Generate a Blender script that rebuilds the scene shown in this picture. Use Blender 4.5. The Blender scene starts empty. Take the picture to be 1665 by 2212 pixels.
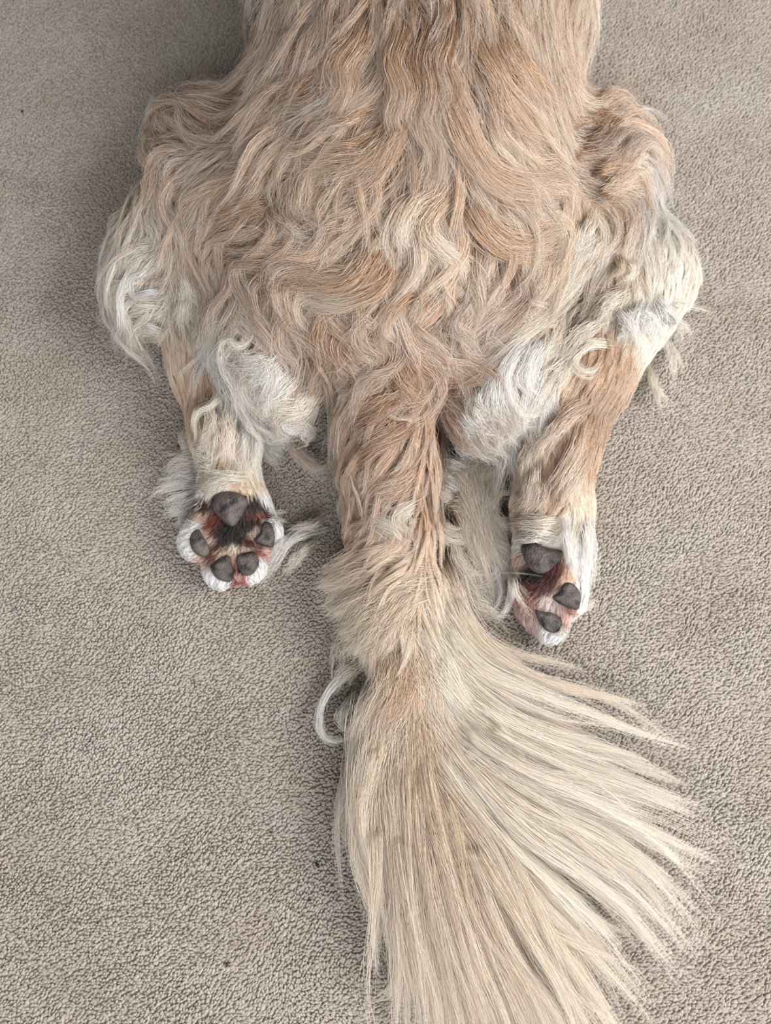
import bpy, math, random
import numpy as np
from mathutils import Vector, kdtree

random.seed(7)
rng = np.random.default_rng(7)
SC = bpy.context.scene
COL = SC.collection

# ------------------------------------------------------------------ camera
IMG_W, IMG_H = 1665.0, 2212.0
FPX = 2000.0
PITCH = math.radians(18.0)
DIST = 0.727
CAM = np.array([0.0, -DIST * math.sin(PITCH), DIST * math.cos(PITCH)])
cam_data = bpy.data.cameras.new('camera')
cam = bpy.data.objects.new('camera', cam_data)
COL.objects.link(cam)
cam.location = CAM
cam.rotation_euler = (PITCH, 0, 0)
cam_data.sensor_fit = 'VERTICAL'
cam_data.sensor_height = 36.0
cam_data.lens = FPX / IMG_H * 36.0
cam_data.clip_start = 0.02
cam_data.dof.use_dof = True
cam_data.dof.focus_distance = 0.625
cam_data.dof.aperture_fstop = 8.0
SC.camera = cam

# ------------------------------------------------------------------ light
SC.view_settings.view_transform = 'Standard'
SC.view_settings.look = 'None'
SC.view_settings.gamma = 1.0
SC.view_settings.exposure = 0.0
SC.view_settings.use_curve_mapping = False
world = bpy.data.worlds.new('room_light')
SC.world = world
world.use_nodes = True
bg = world.node_tree.nodes['Background']
bg.inputs[0].default_value = (1.0, 0.98, 0.96, 1)
bg.inputs[1].default_value = 0.27


def area(name, loc, target, sx, sy, power, col):
    l = bpy.data.lights.new(name, 'AREA')
    l.shape = 'RECTANGLE'
    l.size, l.size_y, l.energy, l.color = sx, sy, power, col
    o = bpy.data.objects.new(name, l)
    COL.objects.link(o)
    o.location = loc
    o.rotation_euler = (Vector(target) - Vector(loc)).to_track_quat('-Z', 'Y').to_euler()
    return o


area('window_daylight', (1.25, -0.30, 1.10), (0.05, 0.1, 0), 1.3, 1.1, 43, (1.0, 0.975, 0.94))
area('rear_window_daylight', (0.12, -1.55, 1.35), (0.0, 0.0, 0), 1.3, 1.1, 31, (0.97, 0.985, 1.0))
SC.cycles.max_bounces = 6
SC.cycles.diffuse_bounces = 3
SC.cycles.glossy_bounces = 2
SC.cycles.transmission_bounces = 4
SC.cycles.adaptive_threshold = 0.03
SC.cycles.caustics_reflective = False
SC.cycles.caustics_refractive = False

# ------------------------------------------------------------------ helpers
CT, ST = math.cos(PITCH), math.sin(PITCH)


def ray_dir(px, py):
    u = (np.asarray(px, float) - IMG_W / 2) / FPX
    v = (IMG_H / 2 - np.asarray(py, float)) / FPX
    d = np.stack([u, v * CT + ST, v * ST - CT], -1)
    return d


def P(px, py, z=0.0):
    """point of the room on height z seen at a photograph pixel (pixel frame 1665 x 2212)"""
    d = ray_dir(px, py)
    t = (np.asarray(z, float) - CAM[2]) / d[..., 2]
    return CAM + d * t[..., None]


def project(p):
    q = p - CAM
    xc = q[..., 0]
    yc = q[..., 1] * CT + q[..., 2] * ST
    zc = q[..., 1] * ST - q[..., 2] * CT
    return np.stack([IMG_W / 2 + FPX * xc / zc, IMG_H / 2 - FPX * yc / zc], -1)


def lin(rgb):
    c = np.asarray(rgb, float) / 255.0
    return np.where(c <= 0.04045, c / 12.92, ((c + 0.055) / 1.055) ** 2.4)


_noise_tab = rng.random((256, 256))


def vnoise(x, y):
    xi, yi = np.floor(x).astype(int), np.floor(y).astype(int)
    fx, fy = x - xi, y - yi
    fx, fy = fx * fx * (3 - 2 * fx), fy * fy * (3 - 2 * fy)
    a = _noise_tab[xi & 255, yi & 255]
    b = _noise_tab[(xi + 1) & 255, yi & 255]
    c = _noise_tab[xi & 255, (yi + 1) & 255]
    d = _noise_tab[(xi + 1) & 255, (yi + 1) & 255]
    return (a * (1 - fx) + b * fx) * (1 - fy) + (c * (1 - fx) + d * fx) * fy


def tag(o, label=None, cat=None, group=None, kind=None):
    if label: o['label'] = label
    if cat: o['category'] = cat
    if group: o['group'] = group
    if kind: o['kind'] = kind
    return o


def mesh_obj(name, verts, faces, mat, parent=None, smooth=True):
    me = bpy.data.meshes.new(name)
    me.from_pydata([tuple(v) for v in verts], [], [tuple(f) for f in faces])
    if smooth:
        me.polygons.foreach_set('use_smooth', [True] * len(me.polygons))
    me.materials.append(mat)
    o = bpy.data.objects.new(name, me)
    COL.objects.link(o)
    if parent: o.parent = parent
    return o


def new_mat(name):
    m = bpy.data.materials.new(name)
    m.use_nodes = True
    nt = m.node_tree
    nt.nodes.clear()
    out = nt.nodes.new('ShaderNodeOutputMaterial')
    return m, nt, out


# ------------------------------------------------------------------ materials
def carpet_material():
    m, nt, out = new_mat('carpet_wool')
    b = nt.nodes.new('ShaderNodeBsdfPrincipled')
    b.inputs['Roughness'].default_value = 0.9
    b.inputs['Specular IOR Level'].default_value = 0.15
    at = nt.nodes.new('ShaderNodeAttribute'); at.attribute_type = 'INSTANCER'; at.attribute_name = 'tone'
    rp = nt.nodes.new('ShaderNodeValToRGB')
    rp.color_ramp.elements[0].color = (*lin((158, 150, 142)), 1)
    rp.color_ramp.elements[1].color = (*lin((178, 170, 162)), 1)
    geo = nt.nodes.new('ShaderNodeNewGeometry')
    nz = nt.nodes.new('ShaderNodeTexNoise'); nz.inputs['Scale'].default_value = 14.0; nz.inputs['Detail'].default_value = 3.0
    nt.links.new(geo.outputs['Position'], nz.inputs['Vector'])
    mx = nt.nodes.new('ShaderNodeMix'); mx.data_type = 'RGBA'; mx.blend_type = 'MULTIPLY'
    mx.inputs['Factor'].default_value = 1.0
    r2 = nt.nodes.new('ShaderNodeValToRGB')
    r2.color_ramp.elements[0].position = 0.35; r2.color_ramp.elements[0].color = (0.90, 0.88, 0.84, 1)
    r2.color_ramp.elements[1].position = 0.65; r2.color_ramp.elements[1].color = (1, 1, 1, 1)
    nt.links.new(at.outputs['Fac'], rp.inputs[0]); nt.links.new(nz.outputs[0], r2.inputs[0])
    nt.links.new(rp.outputs[0], mx.inputs['A']); nt.links.new(r2.outputs[0], mx.inputs['B'])
    nt.links.new(mx.outputs['Result'], b.inputs['Base Color'])
    nt.links.new(b.outputs[0], out.inputs[0])
    return m


def backing_material():
    m, nt, out = new_mat('carpet_backing')
    b = nt.nodes.new('ShaderNodeBsdfPrincipled')
    b.inputs['Roughness'].default_value = 0.95
    geo = nt.nodes.new('ShaderNodeNewGeometry')
    nz = nt.nodes.new('ShaderNodeTexNoise'); nz.inputs['Scale'].default_value = 380.0
    rp = nt.nodes.new('ShaderNodeValToRGB')
    rp.color_ramp.elements[0].position = 0.3; rp.color_ramp.elements[0].color = (*lin((160, 152, 145)), 1)
    rp.color_ramp.elements[1].position = 0.65; rp.color_ramp.elements[1].color = (*lin((190, 182, 175)), 1)
    bp = nt.nodes.new('ShaderNodeBump'); bp.inputs['Strength'].default_value = 0.8; bp.inputs['Distance'].default_value = 0.003
    nt.links.new(geo.outputs['Position'], nz.inputs['Vector'])
    nt.links.new(nz.outputs[0], rp.inputs[0]); nt.links.new(rp.outputs[0], b.inputs['Base Color'])
    nt.links.new(nz.outputs[0], bp.inputs['Height']); nt.links.new(bp.outputs[0], b.inputs['Normal'])
    nt.links.new(b.outputs[0], out.inputs[0])
    return m


def fur_material(name, tipmix=0.40, translucent=0.25, gloss=0.10):
    """strand colour from the fur_colour attribute, paler and less saturated towards the worn tips"""
    m, nt, out = new_mat(name)
    at = nt.nodes.new('ShaderNodeAttribute'); at.attribute_name = 'fur_colour'
    hi = nt.nodes.new('ShaderNodeHairInfo')
    mp = nt.nodes.new('ShaderNodeMapRange')
    mp.inputs['From Min'].default_value = 0.45; mp.inputs['From Max'].default_value = 1.0
    mp.inputs['To Min'].default_value = 0.0; mp.inputs['To Max'].default_value = tipmix
    mx = nt.nodes.new('ShaderNodeMix'); mx.data_type = 'RGBA'
    mx.inputs['B'].default_value = (0.90, 0.84, 0.76, 1)
    nt.links.new(hi.outputs['Intercept'], mp.inputs['Value'])
    nt.links.new(mp.outputs[0], mx.inputs['Factor'])
    nt.links.new(at.outputs['Color'], mx.inputs['A'])
    df = nt.nodes.new('ShaderNodeBsdfDiffuse')
    tr = nt.nodes.new('ShaderNodeBsdfTranslucent')
    ms = nt.nodes.new('ShaderNodeMixShader'); ms.inputs[0].default_value = translucent
    gl = nt.nodes.new('ShaderNodeBsdfAnisotropic') if hasattr(bpy.types, 'ShaderNodeBsdfAnisotropic') else nt.nodes.new('ShaderNodeBsdfGlossy')
    gl.inputs['Roughness'].default_value = 0.45
    gl.inputs['Color'].default_value = (1, 0.97, 0.93, 1)
    m2 = nt.nodes.new('ShaderNodeMixShader'); m2.inputs[0].default_value = gloss
    nt.links.new(mx.outputs['Result'], df.inputs['Color']); nt.links.new(mx.outputs['Result'], tr.inputs['Color'])
    nt.links.new(df.outputs[0], ms.inputs[1]); nt.links.new(tr.outputs[0], ms.inputs[2])
    nt.links.new(ms.outputs[0], m2.inputs[1]); nt.links.new(gl.outputs[0], m2.inputs[2])
    nt.links.new(m2.outputs[0], out.inputs[0])
    return m


def skin_material():
    m, nt, out = new_mat('undercoat')
    at = nt.nodes.new('ShaderNodeAttribute'); at.attribute_name = 'fur_colour'
    b = nt.nodes.new('ShaderNodeBsdfPrincipled')
    b.inputs['Roughness'].default_value = 0.9
    b.inputs['Specular IOR Level'].default_value = 0.1
    nt.links.new(at.outputs['Color'], b.inputs['Base Color'])
    nt.links.new(b.outputs[0], out.inputs[0])
    return m


def pad_material():
    m, nt, out = new_mat('paw_pad_leather')
    b = nt.nodes.new('ShaderNodeBsdfPrincipled')
    b.inputs['Roughness'].default_value = 0.62
    b.inputs['Specular IOR Level'].default_value = 0.35
    geo = nt.nodes.new('ShaderNodeNewGeometry')
    n1 = nt.nodes.new('ShaderNodeTexNoise'); n1.inputs['Scale'].default_value = 130; n1.inputs['Detail'].default_value = 6
    n2 = nt.nodes.new('ShaderNodeTexNoise'); n2.inputs['Scale'].default_value = 1500; n2.inputs['Detail'].default_value = 3
    vo = nt.nodes.new('ShaderNodeTexVoronoi'); vo.inputs['Scale'].default_value = 650
    for n in (n1, n2, vo): nt.links.new(geo.outputs['Position'], n.inputs['Vector'])
    rp = nt.nodes.new('ShaderNodeValToRGB')
    e = rp.color_ramp.elements
    e[0].position = 0.36; e[0].color = (*lin((52, 51, 54)), 1)
    e[1].position = 0.66; e[1].color = (*lin((112, 101, 96)), 1)
    k = e.new(0.46); k.color = (*lin((88, 81, 81)), 1)
    nt.links.new(n1.outputs[0], rp.inputs[0])
    mx = nt.nodes.new('ShaderNodeMix'); mx.data_type = 'RGBA'; mx.blend_type = 'MULTIPLY'; mx.inputs['Factor'].default_value = 0.6
    nt.links.new(rp.outputs[0], mx.inputs['A']); nt.links.new(n2.outputs[0], mx.inputs['B'])
    sc = nt.nodes.new('ShaderNodeMix'); sc.data_type = 'RGBA'; sc.blend_type = 'ADD'; sc.inputs['Factor'].default_value = 0.12
    nt.links.new(mx.outputs['Result'], sc.inputs['A']); nt.links.new(rp.outputs[0], sc.inputs['B'])
    nt.links.new(sc.outputs['Result'], b.inputs['Base Color'])
    bp = nt.nodes.new('ShaderNodeBump'); bp.inputs['Strength'].default_value = 0.55; bp.inputs['Distance'].default_value = 0.0010
    nt.links.new(vo.outputs['Distance'], bp.inputs['Height'])
    nt.links.new(bp.outputs[0], b.inputs['Normal'])
    nt.links.new(b.outputs[0], out.inputs[0])
    return m


def plain_material(name, rgb, rough=0.8):
    m, nt, out = new_mat(name)
    b = nt.nodes.new('ShaderNodeBsdfPrincipled')
    b.inputs['Base Color'].default_value = (*lin(rgb), 1)
    b.inputs['Roughness'].default_value = rough
    nt.links.new(b.outputs[0], out.inputs[0])
    return m


# ------------------------------------------------------------------ the dog's body as a distance field
def smin(a, b, k):
    h = np.clip(0.5 + 0.5 * (b - a) / k, 0, 1)
    return b * (1 - h) + a * h - k * h * (1 - h)


VOX = 0.004
GX = np.arange(-0.26, 0.2801, VOX)
GY = np.arange(-0.42, 1.1001, VOX)
GZ = np.arange(-0.012, 0.2921, VOX)
ORG = np.array([GX[0], GY[0], GZ[0]])
XX, YY, ZZ = np.meshgrid(GX.astype(np.float32), GY.astype(np.float32), GZ.astype(np.float32), indexing='ij')


class Field:
    def __init__(self): self.d = np.full(XX.shape, 0.5, np.float32)

    def _box(self, lo, hi):
        lo = np.maximum(np.floor((lo - ORG) / VOX).astype(int), 0)
        hi = np.minimum(np.ceil((hi - ORG) / VOX).astype(int) + 1, XX.shape)
        return tuple(slice(a, max(a + 1, b)) for a, b in zip(lo, hi))

    def put(self, s, d, k): self.d[s] = smin(self.d[s], d, k)

    def ell(self, c, r, k=0.02, rot=0.0):
        c = np.asarray(c, float); r = np.asarray(r, float)
        m = r.max() + 0.12
        s = self._box(c - m, c + m)
        x, y, z = XX[s] - c[0], YY[s] - c[1], ZZ[s] - c[2]
        if rot:
            ca, sa = math.cos(rot), math.sin(rot)
            x, y = x * ca + y * sa, -x * sa + y * ca
        k0 = np.sqrt((x / r[0]) ** 2 + (y / r[1]) ** 2 + (z / r[2]) ** 2) + 1e-6
        k1 = np.sqrt((x / r[0] ** 2) ** 2 + (y / r[1] ** 2) ** 2 + (z / r[2] ** 2) ** 2) + 1e-6
        self.put(s, k0 * (k0 - 1) / k1, k)

    def chain(self, pts, k=0.02, flat=1.0):
        """round cones through (x, y, z, r)"""
        for a, b in zip(pts[:-1], pts[1:]):
            a = np.asarray(a, float); b = np.asarray(b, float)
            m = max(a[3], b[3]) + 0.12
            s = self._box(np.minimum(a[:3], b[:3]) - m, np.maximum(a[:3], b[:3]) + m)
            ab = b[:3] - a[:3]
            L = float(ab @ ab) + 1e-9
            x, y, z = XX[s] - a[0], YY[s] - a[1], ZZ[s] - a[2]
            t = np.clip((x * ab[0] + y * ab[1] + z * ab[2]) / L, 0, 1)
            d = np.sqrt((x - t * ab[0]) ** 2 + (y - t * ab[1]) ** 2 + ((z - t * ab[2]) / flat) ** 2) - (a[3] + t * (b[3] - a[3]))
            self.put(s, d * min(flat, 1.0), k)


def A(px, py, z, r):
    p = P(px, py, z)
    return (p[0], p[1], p[2], r)


torso, thigh, leg, tail = Field(), Field(), Field(), Field()
# trunk: shoulders, chest and neck beyond the picture, loin, pelvis, rump
torso.chain([(0.035, 0.66, 0.115, 0.115), (0.038, 0.50, 0.110, 0.125), A(915, 60, 0.10, 0.122), A(890, 300, 0.096, 0.108),
             A(850, 520, 0.082, 0.090)], 0.03)
torso.chain([(0.035, 0.70, 0.13, 0.09), (0.03, 0.84, 0.12, 0.065)], 0.04)
torso.ell((0.025, 0.93, 0.095), (0.062, 0.085, 0.058), 0.03)
torso.ell((0.022, 1.02, 0.07), (0.034, 0.055, 0.034), 0.02)
torso.ell((0.095, 0.90, 0.085), (0.018, 0.045, 0.045), 0.01)
torso.ell((-0.045, 0.90, 0.085), (0.018, 0.045, 0.045), 0.01)
for sx in (-1, 1):
    torso.chain([(0.035 + sx * 0.09, 0.60, 0.07, 0.055), (0.035 + sx * 0.12, 0.72, 0.04, 0.036), (0.035 + sx * 0.10, 0.90, 0.03, 0.024)], 0.03)
torso.ell(P(850, 470, 0.078), (0.150, 0.125, 0.074), 0.04)
torso.ell(P(835, 620, 0.072), (0.098, 0.085, 0.064), 0.03)
# thighs folded out to both sides
thigh.ell(P(468, 420, 0.060), (0.054, 0.085, 0.050), 0.03)
thigh.ell(P(375, 600, 0.042), (0.044, 0.056, 0.038), 0.03)
thigh.ell(P(580, 770, 0.055), (0.040, 0.058, 0.045), 0.03, 0.35)
thigh.ell(P(1255, 430, 0.062), (0.056, 0.090, 0.052), 0.03)
thigh.ell(P(1325, 620, 0.046), (0.044, 0.062, 0.042), 0.03)
thigh.ell(P(1090, 800, 0.055), (0.045, 0.060, 0.045), 0.03, -0.55)
# lower legs and paws, soles up
LP = dict(c=P(500, 1140, 0.022))
leg.chain([A(365, 540, 0.045, 0.034), A(455, 790, 0.036, 0.026), A(487, 930, 0.032, 0.021), A(505, 1080, 0.026, 0.021)], 0.02)
leg.ell(P(500, 1120, 0.022), (0.030, 0.030, 0.017), 0.012)
for q, z, r in (((425, 1170), 0.022, 0.0125), ((478, 1228), 0.020, 0.0125), ((538, 1218), 0.021, 0.0125), ((572, 1155), 0.022, 0.0125)):
    leg.ell(P(*q, z), (r, r * 1.15, r * 0.95), 0.007)
leg.chain([A(1385, 600, 0.050, 0.042), A(1255, 810, 0.046, 0.033), A(1205, 950, 0.040, 0.027), A(1192, 1100, 0.033, 0.024), A(1200, 1200, 0.028, 0.022)], 0.02)
leg.ell(P(1185, 1230, 0.024), (0.026, 0.034, 0.018), 0.012)
for q, z, r in (((1136, 1275), 0.022, 0.011), ((1186, 1342), 0.020, 0.0125), ((1228, 1285), 0.024, 0.0125), ((1150, 1315), 0.018, 0.011)):
    leg.ell(P(*q, z), (r, r * 1.25, r * 0.95), 0.007)
# tail
TAILPX = [(832, 720, 0.078, 0.030), (835, 860, 0.062, 0.027), (838, 1000, 0.050, 0.024), (850, 1150, 0.040, 0.019), (868, 1280, 0.034, 0.017),
          (878, 1390, 0.030, 0.016), (897, 1490, 0.027, 0.015), (910, 1580, 0.023, 0.013), (925, 1670, 0.019, 0.010), (935, 1740, 0.016, 0.007)]
tail.chain([A(*q) for q in TAILPX], 0.015)

FLOORCUT = 0.004 - ZZ
SDF = smin(smin(torso.d, thigh.d, 0.018), smin(leg.d, tail.d, 0.004), 0.010)
SDF = np.maximum(SDF, FLOORCUT).astype(np.float32)
G_SDF = SDF


def sample(grid, p):
    q = (p - ORG) / VOX
    mx = np.array(grid.shape) - 1.001
    q = np.clip(q, 0, mx)
    i = q.astype(int)
    f = (q - i).astype(np.float32)
    x, y, z = i[..., 0], i[..., 1], i[..., 2]
    fx, fy, fz = f[..., 0], f[..., 1], f[..., 2]
    g = grid
    c00 = g[x, y, z] * (1 - fx) + g[x + 1, y, z] * fx
    c10 = g[x, y + 1, z] * (1 - fx) + g[x + 1, y + 1, z] * fx
    c01 = g[x, y, z + 1] * (1 - fx) + g[x + 1, y, z + 1] * fx
    c11 = g[x, y + 1, z + 1] * (1 - fx) + g[x + 1, y + 1, z + 1] * fx
    return (c00 * (1 - fy) + c10 * fy) * (1 - fz) + (c01 * (1 - fy) + c11 * fy) * fz


def grad(p, e=0.005):
    g = np.empty(p.shape)
    for a in range(3):
        o = np.zeros(3); o[a] = e
        g[..., a] = sample(G_SDF, p + o) - sample(G_SDF, p - o)
    return g / (np.linalg.norm(g, axis=-1, keepdims=True) + 1e-9)


def hit(px, py):
    """where the sight line of a photograph pixel meets the dog or, failing that, the carpet (vectorised)"""
    d = ray_dir(px, py)
    d = d / np.linalg.norm(d, axis=-1, keepdims=True)
    t = np.full(d.shape[:-1], 0.30)
    for _ in range(70):
        p = CAM + d * t[..., None]
        t = t + np.clip(np.minimum(sample(G_SDF, p), p[..., 2] - 0.006), -0.01, 0.05) * 0.9
    return CAM + d * t[..., None]


def surface_nets(D):
    inside = D < 0
    nx, ny, nz = D.shape
    cs = [(0, 0, 0), (1, 0, 0), (0, 1, 0), (1, 1, 0), (0, 0, 1), (1, 0, 1), (0, 1, 1), (1, 1, 1)]
    sub = lambda G, c: G[c[0]:nx - 1 + c[0], c[1]:ny - 1 + c[1], c[2]:nz - 1 + c[2]]
    cnt = sum(sub(inside, c).astype(np.int8) for c in cs)
    act = (cnt > 0) & (cnt < 8)
    idx = np.full(act.shape, -1, int)
    ii = np.argwhere(act)
    idx[act] = np.arange(len(ii))
    acc = np.zeros((len(ii), 3)); num = np.zeros(len(ii))
    for a in range(8):
        for b in range(a + 1, 8):
            diff = np.abs(np.array(cs[a]) - np.array(cs[b]))
            if diff.sum() != 1: continue
            da = D[ii[:, 0] + cs[a][0], ii[:, 1] + cs[a][1], ii[:, 2] + cs[a][2]]
            db = D[ii[:, 0] + cs[b][0], ii[:, 1] + cs[b][1], ii[:, 2] + cs[b][2]]
            m = (da < 0) != (db < 0)
            t = np.where(m, da / np.where(da == db, 1, da - db), 0)
            pt = np.array(cs[a]) + t[:, None] * (np.array(cs[b]) - np.array(cs[a]))
            acc[m] += pt[m]; num[m] += 1
    V = ORG + (ii + acc / num[:, None]) * VOX
    quads = []
    for ax in range(3):
        o = np.eye(3, dtype=int)[ax]
        a = inside[1:-1, 1:-1, 1:-1]
        b = inside[1 + o[0]:nx - 1 + o[0], 1 + o[1]:ny - 1 + o[1], 1 + o[2]:nz - 1 + o[2]]
        e = np.argwhere(a != b) + 1
        s = inside[e[:, 0], e[:, 1], e[:, 2]]
        u, v = np.eye(3, dtype=int)[(ax + 1) % 3], np.eye(3, dtype=int)[(ax + 2) % 3]
        q = [e, e - u, e - u - v, e - v]
        q = np.stack([idx[c[:, 0], c[:, 1], c[:, 2]] for c in q], 1)
        q[~s] = q[~s][:, ::-1]
        quads.append(q)
    return V, np.concatenate(quads)


V, Q = surface_nets(SDF)

# ------------------------------------------------------------------ floor and carpet
MAT_BACK = backing_material()
floor = mesh_obj('floor', [(-2.2, -1.9, 0), (2.2, -1.9, 0), (2.2, 2.6, 0), (-2.2, 2.6, 0), (-2.2, -1.9, -0.02), (2.2, -1.9, -0.02), (2.2, 2.6, -0.02), (-2.2, 2.6, -0.02)],
                 [(0, 1, 2, 3), (7, 6, 5, 4), (0, 4, 5, 1), (1, 5, 6, 2), (2, 6, 7, 3), (3, 7, 4, 0)], MAT_BACK, smooth=False)
tag(floor, 'plain beige fitted carpet floor under the dog', None, None, 'structure')


def carpet_pile():
    sp = 0.00215
    xs = np.arange(-0.62, 0.64, sp); ys = np.arange(-0.44, 0.90, sp * 0.9)
    X, Y = np.meshgrid(xs, ys, indexing='ij')
    X = X + (np.arange(len(ys)) % 2)[None, :] * sp * 0.5
    X = X + rng.normal(0, 0.24 * sp, X.shape); Y = Y + rng.normal(0, 0.24 * sp, Y.shape)
    p = np.stack([X.ravel(), Y.ravel(), np.full(X.size, 0.0)], -1)
    q = project(p)
    keep = (q[:, 0] > -330) & (q[:, 0] < IMG_W + 330) & (q[:, 1] > -200) & (q[:, 1] < IMG_H + 160)
    keep &= sample(G_SDF, p + np.array([0, 0, 0.012])) > -0.004
    p, q = p[keep], q[keep]
    n = len(p)
    # pile lean: brushed up and to the right, swirled by use; a patch near the tail end leans the other way to imitate a shadow
    base = math.radians(28)
    az = base + (vnoise(p[:, 0] * 16, p[:, 1] * 16) - 0.5) * 1.0 + (vnoise(p[:, 0] * 70 + 9, p[:, 1] * 70) - 0.5) * 1.3 + rng.normal(0, 0.40, n)
    lean = 0.80 + (vnoise(p[:, 0] * 22 + 40, p[:, 1] * 40) - 0.5) * 0.45 + rng.normal(0, 0.18, n)
    pc = P(790, 2190, 0.0)
    d = np.hypot((p[:, 0] - pc[0]) / 0.055, (p[:, 1] - pc[1]) / 0.028)
    w = np.clip(1.4 - d, 0, 1)
    az = az + w * 2.6
    lean = np.clip(lean + 0.25 * w, 0.1, 1.25)
    rot = np.stack([np.zeros(n), lean, az], -1)
    me = bpy.data.meshes.new('carpet_pile')
    me.vertices.add(n)
    p = p + np.stack([np.zeros(n), np.zeros(n), rng.normal(0.0001, 0.00014, n)], -1)
    me.vertices.foreach_set('co', p.astype(np.float32).ravel())
    a = me.attributes.new('rot', 'FLOAT_VECTOR', 'POINT'); a.data.foreach_set('vector', rot.astype(np.float32).ravel())
    s = rng.normal(1.0, 0.14, n)
    sc = np.stack([0.00136 * s, 0.00128 * s * rng.normal(1, 0.1, n), 0.0026 * rng.normal(1, 0.12, n)], -1)
    a = me.attributes.new('size', 'FLOAT_VECTOR', 'POINT'); a.data.foreach_set('vector', sc.astype(np.float32).ravel())
    a = me.attributes.new('tone', 'FLOAT', 'POINT')
    a.data.foreach_set('value', np.clip(rng.normal(0.5, 0.25, n), 0, 1).astype(np.float32))
    o = bpy.data.objects.new('carpet_pile', me)
    COL.objects.link(o)
    ng = bpy.data.node_groups.new('tufts', 'GeometryNodeTree')
    ng.interface.new_socket('Geometry', in_out='INPUT', socket_type='NodeSocketGeometry')
    ng.interface.new_socket('Geometry', in_out='OUTPUT', socket_type='NodeSocketGeometry')
    N, L = ng.nodes.new, ng.links.new
    gi, go = N('NodeGroupInput'), N('NodeGroupOutput')
    sph = N('GeometryNodeMeshUVSphere'); sph.inputs['Segments'].default_value = 7; sph.inputs['Rings'].default_value = 5; sph.inputs['Radius'].default_value = 1.0
    sm = N('GeometryNodeSetShadeSmooth'); mt = N('GeometryNodeSetMaterial'); mt.inputs['Material'].default_value = carpet_material()
    ip = N('GeometryNodeInstanceOnPoints')
    an = []
    for nm, ty in (('rot', 'FLOAT_VECTOR'), ('size', 'FLOAT_VECTOR')):
        k = N('GeometryNodeInputNamedAttribute'); k.data_type = ty; k.inputs['Name'].default_value = nm; an.append(k)
    e2r = N('FunctionNodeEulerToRotation')
    L(sph.outputs['Mesh'], sm.inputs[0]); L(sm.outputs[0], mt.inputs['Geometry'])
    L(gi.outputs[0], ip.inputs['Points']); L(mt.outputs[0], ip.inputs['Instance'])
    L(an[0].outputs['Attribute'], e2r.inputs[0]); L(e2r.outputs[0], ip.inputs['Rotation'])
    L(an[1].outputs['Attribute'], ip.inputs['Scale'])
    L(ip.outputs[0], go.inputs[0])
    md = o.modifiers.new('tufts', 'NODES'); md.node_group = ng
    tag(o, 'short beige twisted wool carpet pile lying all around the dog', 'carpet', None, 'stuff')
    print('tufts', n)
    return o


carpet_pile()

# ------------------------------------------------------------------ colours of the coat (albedo), by place
WHITE, CREAM, PALE, SAND, TAN, GOLD, RUST, BROWN = ((251, 247, 241), (246, 232, 216), (234, 210, 185), (201, 163, 127), (174, 134, 99),
                                                    (182, 132, 88), (158, 102, 64), (122, 82, 58))


class Scatter:
    """values given at photograph pixels, carried to the room through the spot of the dog (or a height) they lie on"""

    def __init__(self, rows, z=None, power=3.6, soft=1.2e-4):
        self.soft = soft
        a = np.array([r[:2] for r in rows], float)
        p = hit(a[:, 0], a[:, 1]) if z is None else P(a[:, 0], a[:, 1], z)
        self.p = p[:, :2]
        self.v = np.array([r[2] for r in rows], float)
        self.k = power

    def __call__(self, xy):
        out = np.empty(xy.shape[:-1] + (self.v.shape[1],))
        flat = xy.reshape(-1, 2); res = out.reshape(-1, self.v.shape[1])
        for i in range(0, len(flat), 20000):
            d2 = ((flat[i:i + 20000, None, :] - self.p[None]) ** 2)  .sum(-1) + self.soft
            w = d2 ** (-self.k / 2)
            res[i:i + 20000] = (w @ self.v) / w.sum(1, keepdims=True)
        return out


def flow_rows(rows):
    """(px, py, dx, dy) in the photograph's plane -> direction on the ground plane"""
    out = []
    for px, py, dx, dy in rows:
        h = hit(np.array([px], float), np.array([py], float))[0]
        q = project(h[None])[0]
        l = math.hypot(dx, dy)
        b = P(q[0] + dx / l * 12, q[1] + dy / l * 12, h[2])
        v = (b - h)[:2]
        out.append((px, py, tuple(v / (np.linalg.norm(v) + 1e-9))))
    return out


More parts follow.
